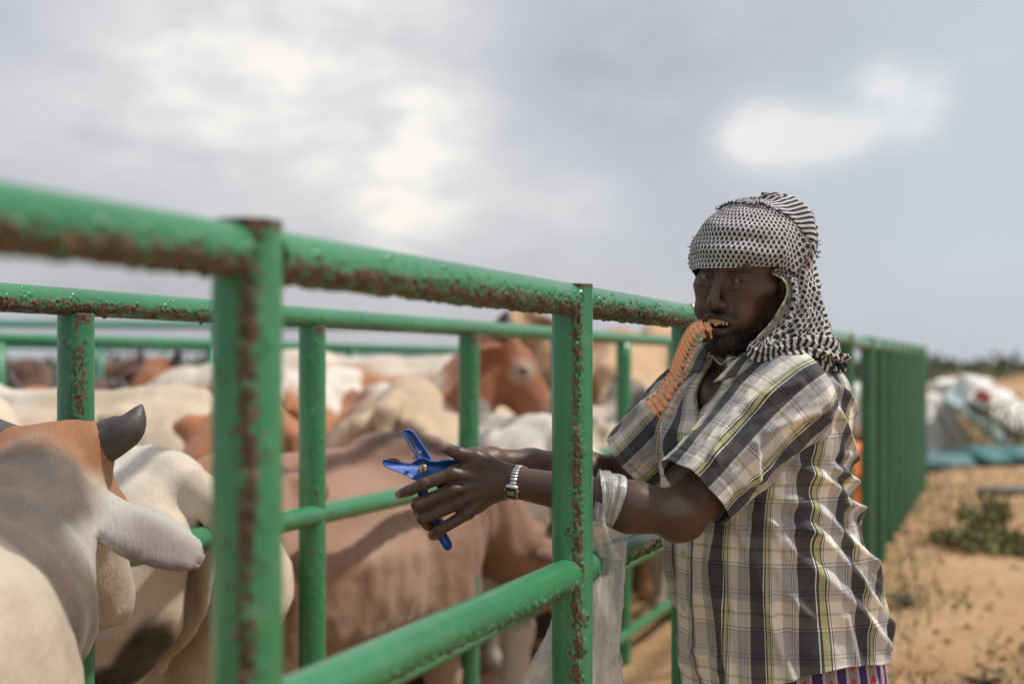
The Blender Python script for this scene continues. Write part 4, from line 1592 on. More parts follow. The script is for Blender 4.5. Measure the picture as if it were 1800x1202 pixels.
def sleeve(path, nvs, a_u, uoff, seed, folds, cuff_open=1.0):
    """Tube of cloth along key rows (x, y, z, radius, flatten)."""
    K = smooth_path(path, nvs)
    pts = K[:, :3]
    T, Nn, Bn = frames(pts)
    nus = 221                   # first and last column coincide, so the print has no squeezed seam
    ph = np.linspace(0, 2 * PI, nus)
    a_u = 6 * .086 / (2 * PI)
    # start direction: up as far as possible
    e1 = norm(UP - T * (T @ UP)[:, None])
    e2 = np.cross(T, e1)
    r = K[:, 3][:, None]
    fl = K[:, 4][:, None]
    dist = np.concatenate(([0], np.cumsum(np.linalg.norm(np.diff(pts, axis=0), axis=1))))
    u = ph[None, :] * a_u
    v = dist[:, None] * np.ones((1, nus))
    d = (fbm(u * 22 + 7, v * 10 + 3, 0, seed) - .5) * .020 + (fbm(u * 60 + 7, v * 26 + 3, 0, seed + 1) - .5) * .006
    for p, w, am in folds:
        for sh in (0, 2 * PI * a_u, -2 * PI * a_u):
            d += ridge(u + sh, v, p, w, am)
            d -= ridge(u + sh + .012, v + .008, p, w, am * .5)
    k_ = sstep(2 * PI - .5, 2 * PI, ph)[None, :]
    d = d * (1 - k_) + d[:, :1] * k_
    rr = r + d * sstep(0, .03, v)
    hem = sstep(dist[-1] - .026, dist[-1] - .022, v) * .0012
    rr = rr + hem
    G = pts[:, None] + e1[:, None] * (np.cos(ph)[None, :, None] * rr[..., None]) + e2[:, None] * (np.sin(ph)[None, :, None] * (rr * fl)[..., None])
    d[:, -1] = d[:, 0]
    F = grid_faces(nus, nvs)
    UV = np.stack([u * np.ones((nvs, 1)) + uoff, v + .03 + seed * .01], -1).reshape(-1, 2)
    return G.reshape(-1, 3), F, UV


cufL = P(1222, 866, 2.425)
shL = np.array((.488, 2.500, 1.252))
keyL = [tuple(shL + (.035, .0, .018)) + (.072, 1.0), tuple(shL + (.0, -.012, -.005)) + (.088, 1.0), tuple(shL * .6 + cufL * .4 + (0, -.004, .0)) + (.084, .95),
        tuple(shL * .25 + cufL * .75) + (.078, .95), tuple(cufL) + (.074, .95)]
Vs, Fs, UVs = sleeve(keyL, 170, .080, .02, 3, [
    ([(.10, .05), (.14, .16), (.15, .26)], .009, .008), ([(.30, .04), (.33, .14), (.36, .24)], .010, .009), ([(.36, .06), (.40, .15)], .009, .009),
    ([(.42, .05), (.46, .16), (.44, .25)], .009, .008), ([(.20, .08), (.24, .2)], .008, .006), ([(.40, .18), (.34, .23)], .008, .008), ([(.05, .10), (.02, .22)], .008, .006),
    ([(.26, .02), (.30, .07)], .008, .008)])
shirt_parts.append((Vs, Fs, UVs))
cufR = P(1113, 812, 2.80)
shR = np.array((.365, 2.735, 1.238))
keyR = [tuple(shR + (.02, .0, .012)) + (.070, 1.0), tuple(shR + (.0, .0, -.006)) + (.086, 1.0), tuple(shR * .6 + cufR * .4) + (.082, .95),
        tuple(shR * .25 + cufR * .75) + (.077, .9), tuple(cufR) + (.073, .9)]
Vs, Fs, UVs = sleeve(keyR, 130, .080, .05, 5, [
    ([(.10, .05), (.14, .16)], .010, .011), ([(.30, .04), (.33, .14)], .010, .010), ([(.42, .05), (.46, .16)], .010, .010), ([(.22, .05), (.20, .16)], .009, .010), ([(.02, .05), (.04, .15)], .009, .01)])
shirt_parts.append((Vs, Fs, UVs))


def strip(cols, n_u, n_v, wob=.0, seed=0, thick=0):
    """A cloth strip through a small net of points cols[i][j]."""
    C = np.array(cols, float)
    A = np.stack([smooth_path(C[:, j], n_u) for j in range(C.shape[1])], 1)      # (nu, nj, 3)
    Gs = np.stack([smooth_path(A[i], n_v) for i in range(n_u)], 0)              # (nu, nv, 3)
    Gs = Gs.transpose(1, 0, 2)                                                   # (nv, nu, 3)
    if wob:
        Nq = sheet_normals(Gs)
        uu, vv = np.meshgrid(np.linspace(0, 1, n_u), np.linspace(0, 1, n_v))
        Gs = Gs + Nq * ((fbm(uu * 6 + seed, vv * 6, 0, seed) - .5) * wob)[..., None]
    du = np.concatenate((np.zeros((n_v, 1)), np.cumsum(np.linalg.norm(np.diff(Gs, axis=1), axis=2), 1)), 1)
    dv = np.concatenate((np.zeros((1, n_u)), np.cumsum(np.linalg.norm(np.diff(Gs, axis=0), axis=2), 0)), 0)
    return Gs, grid_faces(n_u, n_v), np.stack([du.mean(0)[None, :] * np.ones((n_v, 1)), dv.mean(1)[:, None] * np.ones((1, n_u))], -1).reshape(-1, 2)


Vall, Fall, UVall, k = [], [], [], 0
for V_, F_, U_ in shirt_parts:
    Vall.append(V_)
    Fall.append(F_ + k)
    UVall.append(U_)
    k += len(V_)
shirt = make('shirt', np.vstack(Vall), np.vstack(Fall), M_PLAID, man, uv=np.vstack(UVall))
solidify(shirt, .0012)

# collar flaps and the two front edges
cl = [
    [P(1372, 596, 2.525), P(1380, 612, 2.505), P(1376, 634, 2.490)],
    [P(1345, 604, 2.500), P(1346, 622, 2.482), P(1330, 652, 2.470)],
    [P(1316, 618, 2.482), P(1302, 638, 2.468), P(1284, 664, 2.462)],
    [P(1290, 632, 2.476), P(1274, 650, 2.466), P(1254, 672, 2.462)],
]
Gc, Fc, UVc = strip(cl, 40, 24, .004, 3)
solidify(make('collar', Gc.reshape(-1, 3), Fc, M_PLAID, man, uv=UVc), .0025)
cr_ = [
    [P(1250, 610, 2.56), P(1240, 626, 2.55), P(1228, 655, 2.545)],
    [P(1232, 604, 2.60), P(1216, 622, 2.60), P(1204, 650, 2.60)],
    [P(1236, 596, 2.66), P(1216, 612, 2.68), P(1206, 634, 2.69)],
]
Gc, Fc, UVc = strip(cr_, 36, 20, .004, 4)
solidify(make('collar', Gc.reshape(-1, 3), Fc, M_PLAID, man, uv=UVc), .0025)


def on_torso(j, deg):
    """Point and normal on row j of the shirt at an angle from the front."""
    x = (deg % 360) / 360 * nu
    i0 = int(x) % nu
    w = x - int(x)
    p = G[j, i0] * (1 - w) + G[j, (i0 + 1) % nu] * w
    n = norm(N[j, i0] * (1 - w) + N[j, (i0 + 1) % nu] * w)
    return p, n


rows_v = G[:, 4, 2] - .70
plk = []
for side in (-1, 1):
    js = [j for j in range(0, G.shape[0], 2) if rows_v[j] > .475]
    R_ = []
    for j in js:
        edge = 4 + side * 13 * float(sstep(.49, .60, rows_v[j]))
        r_ = []
        for q in np.linspace(-1.2, 8.5, 9):
            p, n = on_torso(j, edge + side * q)
            r_.append(p + n * .0035)
        R_.append(r_)
    plk.append(np.array(R_))
js = [j for j in range(0, G.shape[0], 2) if rows_v[j] < .50]
plk.append(np.array([[on_torso(j, d_)[0] + on_torso(j, d_)[1] * .003 for d_ in np.linspace(-4, 11, 9)] for j in js]))
for R_ in plk:
    nvp, nup = R_.shape[:2]
    u_ = np.linspace(0, .035, nup)[None, :] * np.ones((nvp, 1))
    o = make('placket', R_.reshape(-1, 3), grid_faces(nup, nvp), M_PLAID, man, uv=np.stack([u_ + .035, R_[..., 2]], -1).reshape(-1, 2))
    solidify(o, .0016, 0)
M_BTN = plain('shirt_button', (.55, .52, .45), .35)
for vz in (.06, .16, .26, .36):
    j = int(np.argmin(np.abs(rows_v - vz)))
    p, n = on_torso(j, 4)
    Vb, Fb, cpb = tube_mesh(np.array([p + n * .003, p + n * .0068]), .0055, 14)
    make('button', Vb, [Fb] + cpb, M_BTN, man)


# ------------------------------------------------------------------ headscarf: wrapped dome, hanging drape, neck roll, fringe
def scarf_dome():
    nu, nv = 420, 170
    ph = np.linspace(-PI, PI, nu)
    phd = np.degrees(ph)
    # lower edge height (head frame) round the head: 0 front, + left
    edge = np.interp(phd, [-180, -120, -85, -55, -25, 0, 30, 60, 78, 90, 105, 130, 180], [-.07, -.07, -.03, -.002, .012, .018, .022, .022, .012, -.004, -.03, -.06, -.07])
    a_f, a_b, b_, h_ = .123, .128, .098, .091
    t = np.linspace(0, 1, nv)[:, None]
    zc = .034
    s0 = np.clip((edge - zc) / h_, -.95, .9)
    be = np.arcsin(s0)[None, :] * (1 - t) + (PI / 2) * t
    cb, sb = np.cos(be), np.sin(be)
    cb = np.abs(cb) ** .82
    cph, sph_ = np.cos(ph)[None, :], np.sin(ph)[None, :]
    A = np.where(cph > 0, a_f, a_b)
    x = -.016 + A * cph * cb - .018 * sb
    y = b_ * sph_ * cb + .004 * sb
    z = zc + h_ * sb + .012 * np.exp(-((phd[None, :] - 150) / 60) ** 2) * cb
    G = np.stack([x, y, z], -1)
    c = np.array((-.02, 0, .03))
    N = norm(G - c)
    vv = t * .20 * np.ones((1, nu))
    uu = ph[None, :] * .112 * np.ones((nv, 1))
    d = (fbm(uu * 16 + 3, vv * 16 + 3, 0, 4) - .5) * .010
    # cloth gathered behind the left temple: pleats that climb and fan out
    gat = sstep(72, 100, phd) * sstep(185, 140, phd)
    d += gat[None, :] * (.0045 * np.sin(phd[None, :] / 5.2 + 2.2 * t + 2 * fbm(uu * 10, vv * 8, 0, 3)) + .006)
    d += .009 * np.exp(-((phd[None, :] - 82 - 26 * t) / 5) ** 2)
    d += .006 * np.exp(-((phd[None, :] - 62 - 10 * t) / 4) ** 2) * sstep(.7, .1, t)
    d += .0042 * np.sin(t * 24 + phd[None, :] / 30 + 5 * fbm(uu * 9 + 2, vv * 9, 0, 44)) * sstep(70, 30, np.abs(phd[None, :])) * sstep(.9, .1, t)   # turns over the brow
    d -= .005 * np.exp(-(t / .08) ** 2) * sstep(80, 60, np.abs(phd[None, :]))
    # second layer thrown over the crown from the back
    over = sstep(.0, .08, t - np.interp(phd, [-180, -60, 0, 40, 80, 100, 180], [.25, .72, .80, .78, .55, .0, .0])[None, :])
    d += over * .0035
    G = G + N * d[..., None]
    edge_t = np.interp(phd, [-180, -60, 0, 40, 80, 100, 180], [.25, .72, .80, .78, .55, .0, .0])
    band = np.where(over > .3, np.where((phd[None, :] > 60) | (phd[None, :] < -150), .8, 0.0), 0.0)
    # skew the net so that it follows the wrap
    UV = np.stack([uu * (1 - .25 * t) + .12 * vv, vv + .10 * uu * sstep(.0, .1, uu)], -1)
    return G, grid_faces(nu, nv), UV.reshape(-1, 2), band.ravel(), (G, edge_t, phd)


Gd, Fd, UVd, bandd, dome_info = scarf_dome()
sc_parts = [(hw(Gd.reshape(-1, 3)), Fd, UVd, bandd)]


def drape():
    cols = [
        [P(1352, 484, 2.480), P(1383, 500, 2.490), P(1380, 530, 2.486), P(1352, 572, 2.478), P(1322, 603, 2.468)],
        [P(1372, 462, 2.492), P(1396, 500, 2.486), P(1394, 548, 2.476), P(1372, 592, 2.466), P(1346, 616, 2.462)],
        [P(1398, 440, 2.520), P(1418, 500, 2.500), P(1422, 552, 2.490), P(1410, 598, 2.478), P(1392, 622, 2.472)],
        [P(1418, 420, 2.560), P(1432, 496, 2.530), P(1442, 552, 2.515), P(1448, 602, 2.500), P(1446, 630, 2.495)],
        [P(1424, 418, 2.600), P(1432, 496, 2.575), P(1444, 556, 2.560), P(1460, 606, 2.545), P(1468, 640, 2.540)],
        [P(1418, 424, 2.650), P(1430, 500, 2.640), P(1442, 560, 2.630), P(1458, 608, 2.610), P(1468, 644, 2.600)],
        [P(1385, 430, 2.700), P(1400, 500, 2.705), P(1420, 570, 2.700), P(1430, 610, 2.690), P(1440, 640, 2.680)],
        [P(1310, 440, 2.690), P(1310, 500, 2.700), P(1320, 570, 2.700), P(1320, 600, 2.690), P(1330, 620, 2.680)],
    ]
    nu, nv = 330, 190
    Gs, F, UV = strip(cols, nu, nv)
    Nn = sheet_normals(Gs)
    if np.mean((Nn * (Gs - np.array((.41, 2.62, 1.40)))).sum(-1)) < 0:
        Nn = -Nn
    s, t = np.meshgrid(np.linspace(0, 1, nu), np.linspace(0, 1, nv))
    ph = s * 46 + 1.5 * t + 3 * fbm(s * 8, t * 2, 0, 31)
    d = .006 * np.sin(ph) * sstep(0, .25, t) * (.5 + t) + .004 * np.sin(s * 95 + 4 * fbm(s * 9, t * 3, 0, 8)) * t
    d += (fbm(s * 22, t * 8, 0, 15) - .5) * .012
    d += .006 * np.exp(-(s / .025) ** 2)
    Gs = Gs + Nn * d[..., None]
    # ragged lower edge
    Gs[..., 2] -= (sstep(.85, 1, t) * (fbm(s * 26, 0 * t, 0, 3) - .5) * .035)
    band = np.where(s < .045, 2.0, np.where((s > .43) & (s < .60), .9, 0)) 
    band = np.where((t > .90) & (s >= .045), .9, band)
    UV = UV.reshape(nv, nu, 2)
    UV = np.stack([UV[..., 0] * 1.15 + .3, UV[..., 1] + .12 * UV[..., 0]], -1).reshape(-1, 2)
    return Gs, F, UV, band.ravel()


Gr, Fr, UVr, bandr = drape()
sc_parts.append((Gr.reshape(-1, 3), Fr, UVr, bandr))


def neck_roll():
    """The end of the scarf bunched on the shoulder and round the collar."""
    keys = [P(1316, 606, 2.470), P(1335, 618, 2.462), P(1362, 618, 2.462), P(1398, 612, 2.470), P(1436, 618, 2.490), P(1462, 630, 2.525), P(1468, 634, 2.60)]
    K = smooth_path(np.array(keys), 150)
    T, N0, B0 = frames(K)
    nu = 90
    ph = np.linspace(0, 2 * PI, nu, endpoint=False)
    s = np.linspace(0, 1, 150)[:, None]
    r = np.interp(s, [0, .1, .5, .8, 1], [.006, .013, .020, .022, .020])
    r = r * (1 + .30 * np.sin(ph[None, :] * 5 + s * 9) + .18 * np.sin(ph[None, :] * 11 - s * 14)) + .006 * (fbm(ph[None, :] * 2, s * 10, 0, 3) - .5)
    G = K[:, None] + N0[:, None] * (np.cos(ph)[None, :] * r)[..., None] + B0[:, None] * (np.sin(ph)[None, :] * r)[..., None]
    UV = np.stack([ph[None, :] * .018 * np.ones((150, 1)), s * .22 * np.ones((1, nu))], -1).reshape(-1, 2)
    return G.reshape(-1, 3), grid_faces(nu, 150, True), UV, np.full(150 * nu, .9)


sc_parts.append(neck_roll())
Vall, Fall, UVall, Ball, k = [], [], [], [], 0
for V_, F_, U_, b_ in sc_parts:
    Vall.append(V_)
    Fall.append(F_ + k)
    UVall.append(U_)
    Ball.append(b_)
    k += len(V_)
scarf = make('headscarf', np.vstack(Vall), np.vstack(Fall), M_SCARF, man, uv=np.vstack(UVall), attrs={'band': np.concatenate(Ball)})
solidify(scarf, .0016)

# fringe: black twisted threads along the outer edge over the crown and down the back
fr = MB()


def thread(p, d, L, w=.0011, curl=.25):
    q = [p]
    dd = norm(d)
    for k in range(3):
        dd = norm(dd + rng.normal(0, curl, 3))
        q.append(q[-1] + dd * L / 3)
    V, F, cp = tube_mesh(np.array(q), [w, w * 1.05, w * .9, w * .5], 5)
    fr.add(V, [F] + cp)


Gd2, edge_t, phd = dome_info
for i in range(0, len(phd)):
    for rep in range(1):
        if phd[i] < -70 or phd[i] > 172:
            continue
        if phd[i] > 100:
            tt = max(0.0, .62 - (phd[i] - 100) / 72 * .60) + rng.normal(0, .010)
        else:
            tt = edge_t[i] + rng.normal(0, .008)
        tt = min(max(tt, 0), .995)
        j = int(tt * (Gd2.shape[0] - 1))
        p = Gd2[j, i]
        n = norm(p - np.array((-.02, 0, .03)))
        tang = norm(np.array((-.4, -.2, .6)) if phd[i] > 60 else np.array((.3, .5, .45)))
        thread(hw(p + n * .003), HM @ norm(n * .45 + tang * rng.uniform(.3, 1.2) + rng.normal(0, .35, 3)), rng.uniform(.004, .010), .0007, .7)
for k in range(45):                 # the loose corner over the brow
    i = int(np.argmin(np.abs(phd + rng.uniform(52, 78))))
    j = int((.22 + rng.normal(0, .07)) * Gd2.shape[0])
    p = Gd2[max(j, 1), i]
    n = norm(p - np.array((-.02, 0, .03)))
    thread(hw(p), HM @ norm(n * .5 + np.array((0, .5, -.5)) + rng.normal(0, .5, 3)), rng.uniform(.004, .010), .0007, .7)
nvr = Gr.shape[0]
for k in range(520):                # lower edge of the drape
    i = int(rng.integers(int(Gr.shape[1] * .2), int(Gr.shape[1] * .85)))
    p = Gr[nvr - 1, i]
    thread(p, np.array((.1, 0, -1)) + rng.normal(0, .3, 3), rng.uniform(.008, .022), .0014)
for k in range(60):                # and up the outer edge behind
    j = int(rng.integers(int(nvr * .0), nvr))
    i = int(Gr.shape[1] * rng.uniform(.50, .60))
    if rng.random() < .55 and j > nvr * .3:
        continue
    thread(Gr[j, i], np.array((1, .0, .2)) + rng.normal(0, .45, 3), rng.uniform(.004, .009), .0008, .6)
tag(fr.build('fringe', plain('black_thread', (.02, .019, .022), .85), man), kind='stuff')

# ------------------------------------------------------------------ sarong from the waist to the shins
def sarong():
    keys = [(1385, 1090, 2.66, 80, .165, .150, .160), (1388, 1180, 2.66, 80, .178, .160, .175), (1392, 1300, 2.66, 80, .182, .165, .178),
            (1388, 1500, 2.66, 80, .190, .175, .172), (1384, 1740, 2.66, 80, .205, .19, .18)]
    nu, nv = 200, 90
    K = smooth_path(keys, nv)
    px, py, Y, th, a, bf, bb = [K[:, i][:, None] for i in range(7)]
    ph = np.linspace(0, 2 * PI, nu, endpoint=False)[None, :]
    fo = np.where(np.cos(ph) > 0, bf, bb) * np.cos(ph)
    la = a * np.sin(ph)
    t = np.linspace(0, 1, nv)[:, None]
    w = 1 + t * .05 * np.sin(ph * 9 + 2 * t) + .03 * t * np.sin(ph * 17)
    thr = np.radians(th)
    X = (px - 900) / 2500 * Y + (-np.sin(thr) * fo + np.cos(thr) * la) * w
    YY = Y + (-np.cos(thr) * fo - np.sin(thr) * la) * w
    Z = EYE - (py - 641) / 2500 * Y + 0 * ph
    UV = np.stack([ph * .17 * np.ones((nv, 1)), Z], -1).reshape(-1, 2)
    return np.stack([X, YY, Z], -1).reshape(-1, 3), grid_faces(nu, nv, True), UV


Vq, Fq, UVq = sarong()
solidify(make('sarong', Vq, Fq, M_IKAT, man, uv=UVq), .0012)
# cord round the neck
pts = smooth_path([hw((-.09, .03, -.14)), hw((-.03, .062, -.155)), P(1290, 628, 2.478), P(1268, 640, 2.472), P(1254, 628, 2.49), hw((.02, -.05, -.15)), hw((-.07, -.03, -.14))], 60)
Vn, Fn, cpn = tube_mesh(pts, .0008, 6)
tag(make('neck_cord', Vn, [Fn] + cpn, plain('pale_cord', (.42, .36, .22), .7)), 'thin pale cord hanging round the man\'s neck under the beard', 'necklace')


# ------------------------------------------------------------------ flat tools cut from plate: outline -> bevelled slab
def slab(outline, y0, th, bev=.0012, holes=None):
    """Outline in photograph pixels measured at depth y0, given real thickness th and softened edges."""
    q = np.array(outline, float)
    # round the corners
    for _ in range(2):
        nx = np.roll(q, -1, 0)
        q = np.stack([q * .75 + nx * .25, q * .25 + nx * .75], 1).reshape(-1, 2)
    n = len(q)
    nx, pv = np.roll(q, -1, 0), np.roll(q, 1, 0)
    t = norm(nx - pv)
    area = np.sum(q[:, 0] * nx[:, 1] - nx[:, 0] * q[:, 1])
    nrm = np.stack([t[:, 1], -t[:, 0]], 1) * np.sign(area)
    px_m = y0 / 2500
    rings = []
    for dy, ins in ((-th / 2, bev), (-th / 2 + bev, 0), (th / 2 - bev, 0), (th / 2, bev)):
        k = q - nrm * ins / px_m
        rings.append(np.stack([(k[:, 0] - 900) * px_m, np.full(n, y0 + dy), EYE - (k[:, 1] - 641) * px_m], 1))
    V = np.vstack(rings)
    F = grid_faces(n, 4, True)
    from mathutils.geometry import tessellate_polygon
    tri = np.array(tessellate_polygon([[Vector((a, b, 0)) for a, b in q]]))
    return V, [F, np.vstack([tri, tri[:, ::-1] + 3 * n])]


def blue_mat():
    m, t, b = new_mat('scuffed_blue_paint')
    co = objco(t)
    n = noise(t, co, 120, 6, .7)
    c = ramp(t, noise(t, co, 30, 4), [(.3, (.016, .085, .36)), (.7, (.028, .125, .47))])
    c = mixc(t, ramp(t, n, [(.57, (0, 0, 0)), (.63, (1, 1, 1))]), c, (.09, .055, .04))
    t.links.new(c, b.inputs['Base Color'])
    b.inputs['Roughness'].default_value = .5
    bump(t, b, n, .3, .002)
    return m


M_BLUE = blue_mat()
M_STEEL = plain('worn_steel', (.42, .38, .32), .35, .25, 60, metal=.9)
M_BRASS = plain('brass_screw', (.50, .40, .27), .35, .2, 90, metal=.85)
pl = empty('ear_tag_pliers', tuple(P(744, 824, 2.486)), 'open blue ear tag pliers held in the man\'s fist over the rail', 'pliers')
YP = 2.4865
V, F = slab([(672, 809), (678, 806), (700, 810), (722, 816), (733, 806), (748, 803), (762, 812), (790, 806), (830, 812), (868, 828), (864, 842), (820, 830), (790, 828),
             (768, 836), (752, 846), (732, 846), (716, 836), (690, 826), (675, 820)], YP, .0105)
make('jaw_lever', V, F, M_BLUE, pl)
V, F = slab([(707, 758), (714, 754), (726, 756), (738, 774), (756, 800), (760, 815), (758, 832), (752, 852), (752, 868), (762, 890), (778, 925), (794, 952), (795, 962), (788, 968), (780, 964),
             (766, 938), (748, 902), (734, 872), (732, 846), (730, 824), (734, 808), (728, 796), (716, 778)], YP + .0035, .0085)
make('handle_lever', V, F, M_BLUE, pl)
mb = MB()
for yy in (YP - .0072,):
    a = np.arange(28) / 28 * 2 * PI
    c = P(743.5, 824, yy)
    for r0, y1, r1, y2 in ((.0082, 0, .0070, -.0022),):
        R0 = np.stack([c[0] + r0 * np.cos(a), np.full(28, yy + .003), c[2] + r0 * np.sin(a)], 1)
        R1 = np.stack([c[0] + r0 * np.cos(a), np.full(28, yy - .0012), c[2] + r0 * np.sin(a)], 1)
        R2 = np.stack([c[0] + r1 * np.cos(a), np.full(28, yy + y2), c[2] + r1 * np.sin(a)], 1)
        Vq = np.vstack([R0, R1, R2, [c + (0, y2, 0)]])
        tri = np.stack([np.full(28, 84), 56 + (np.arange(28) + 1) % 28, 56 + np.arange(28)], 1)
        mb.add(Vq, [grid_faces(28, 3, True)[:, ::-1], tri])
sc_ = mb.build('pivot_screw', M_BRASS, pl)
mb = MB()
mb.box(P(743.5, 824, YP - .0094), (.0009, .0004, .0066), rot('Y', -12))
make('screw_slot', np.vstack(mb.V), mb.F[0], plain('slot_shadow', (.03, .025, .02), .8), sc_, smooth=False)
mb = MB()
t_ = np.linspace(0, 1, 70)
sp_ = P(727, 806, YP)[None] * (1 - t_)[:, None] + P(738, 792, YP)[None] * t_[:, None]
sp_ = sp_ + np.stack([.0028 * np.cos(t_ * 40), .004 * np.sin(t_ * 40) - .004, .002 * np.sin(t_ * 40)], 1)
mb.tube(sp_, .0008, 6)
mb.build('spring', M_STEEL, pl)
V, F = slab([(679, 806), (690, 803), (704, 808), (702, 813), (684, 812)], YP - .001, .006, .0006)
M_TAG = plain('orange_plastic', (.93, .46, .235), .42, .06, 40)
make('loaded_tag', V, F, plain('orange_plastic_dark', (.62, .17, .05), .45), pl)
V, F = slab([(712, 762), (717, 762), (734, 792), (730, 796)], YP - .0035, .003, .0004)
make('jaw_groove', V, F, plain('greasy_metal', (.07, .055, .045), .5), pl)

# ------------------------------------------------------------------ wristwatch and string bracelet on the left wrist
wdir = norm(L_EL - L_WR)
wc = L_WR + wdir * .016
we1 = norm(np.array((0, -1, 0)) - wdir * np.dot((0, -1, 0), wdir))
we2 = np.cross(wdir, we1)
if we2[2] < 0:
    we2 = -we2
watch = empty('wristwatch', tuple(wc), 'small digital watch with pale metal link band on the man\'s wrist', 'watch')
M_GOLD = plain('pale_gold', (.55, .45, .28), .3, .1, 50, metal=.9)
M_SILVER = plain('band_steel', (.62, .60, .56), .28, .1, 50, metal=.85)


def on_wrist(a, r, along_=0.0):
    return wc + (we1 * math.cos(a) + we2 * math.sin(a)) * r + wdir * along_


WA0 = R(-30)                    # the case sits on the lower front of the wrist
for k in range(30):
    a = WA0 + 2 * PI * (k + .5) / 30
    da = (a - WA0 + PI) % (2 * PI) - PI
    if abs(da) < R(29):
        continue
    r = .0300
    Mx = np.stack([wdir, we1 * math.cos(a) + we2 * math.sin(a), -we1 * math.sin(a) + we2 * math.cos(a)], 1)
    mb = MB()
    mb.box(on_wrist(a, r), (.0068 - .0012 * min(1, (abs(da) - .5) / 1.2), .0011, .0026), Mx)
    mb.build('band_link', M_SILVER if k % 7 else M_GOLD, watch, smooth=False)
Mc = np.stack([wdir, we1 * math.cos(WA0) + we2 * math.sin(WA0), -we1 * math.sin(WA0) + we2 * math.cos(WA0)], 1)


def rbox(c, h, M, r):
    """Box with chamfered vertical edges, h half sizes; axis 1 is the thickness."""
    pts = [(h[0] - r, h[2]), (h[0], h[2] - r), (h[0], -h[2] + r), (h[0] - r, -h[2]), (-h[0] + r, -h[2]), (-h[0], -h[2] + r), (-h[0], h[2] - r), (-h[0] + r, h[2])]
    V = []
    for y, k in ((-h[1], 1), (h[1] * .5, 1), (h[1], .88)):
        V += [(x * k, y, z * k) for x, z in pts]
    V = np.array(V) @ M.T + c
    tri = np.array([[16, 16 + i, 16 + i + 1] for i in range(1, 7)])
    tri2 = np.array([[0, i + 1, i] for i in range(1, 7)])
    return V, [grid_faces(8, 3, True), np.vstack([tri, tri2])]


V, F = rbox(on_wrist(WA0, .0315), (.0118, .0036, .0142), Mc, .003)
case = make('case', V, F, M_SILVER, watch, smooth=False)
V, F = rbox(on_wrist(WA0, .0352), (.0095, .0006, .0112), Mc, .002)
face = make('face', V, F, plain('black_face', (.02, .02, .022), .15), watch, smooth=False)
V, F = rbox(on_wrist(WA0, .0360), (.0068, .0004, .0045), Mc, .0006)
make('display', V, F, plain('lcd_grey_green', (.17, .19, .13), .25), face, smooth=False)
mb = MB()
for s in (-1, 1):
    mb.box(on_wrist(WA0, .0315) + wdir * .0125 * s + Mc[:, 2] * .004, (.0010, .0013, .0018), Mc)
mb.build('button', M_GOLD, watch, smooth=False)
a = np.linspace(0, 2 * PI, 60)
pts = np.array([on_wrist(t, .0292 + .0006 * math.sin(7 * t), -.012 + .003 * math.sin(t)) for t in a])
mb = MB()
mb.tube(pts, .0016, 8, caps=False)
tag(mb.build('bracelet', plain('dark_cord', (.035, .038, .036), .7)), 'dark braided cord bracelet beside the metal watch', 'bracelet')

# ------------------------------------------------------------------ strip of ear tags held in the teeth
strip_o = empty('ear_tag_strip', tuple(hw((.10, 0, -.08))), 'curved strip of orange plastic ear tags hanging from the man\'s teeth', 'ear tags')
TG = [  # centre x, y, long axis end dx, dy (crop pixels), facing twist
    (680, 185, 20, 52, 0), (610, 175, 20, 58, -10), (557, 203, 24, 62, -22), (518, 243, 26, 64, -34), (489, 284, 27, 66, -44), (465, 328, 28, 68, -52), (446, 370, 29, 68, -56), (428, 412, 30, 68, -58),
    (410, 455, 30, 68, -58), (394, 500, 31, 68, -58), (379, 545, 32, 68, -56), (364, 590, 34, 70, -52), (350, 637, 36, 74, -46), (331, 704, 36, 76, -30), (299, 752, 40, 80, -24), (274, 802, 46, 84, -16), (240, 872, 50, 86, -10), (197, 918, 52, 88, -4), (141, 946, 54, 86, 0)]
KP = 200 / 1092.5 * 200 / 200


def cpx(x, y):
    return 1120 + x / 5.4625, 540 + y / 5.4625


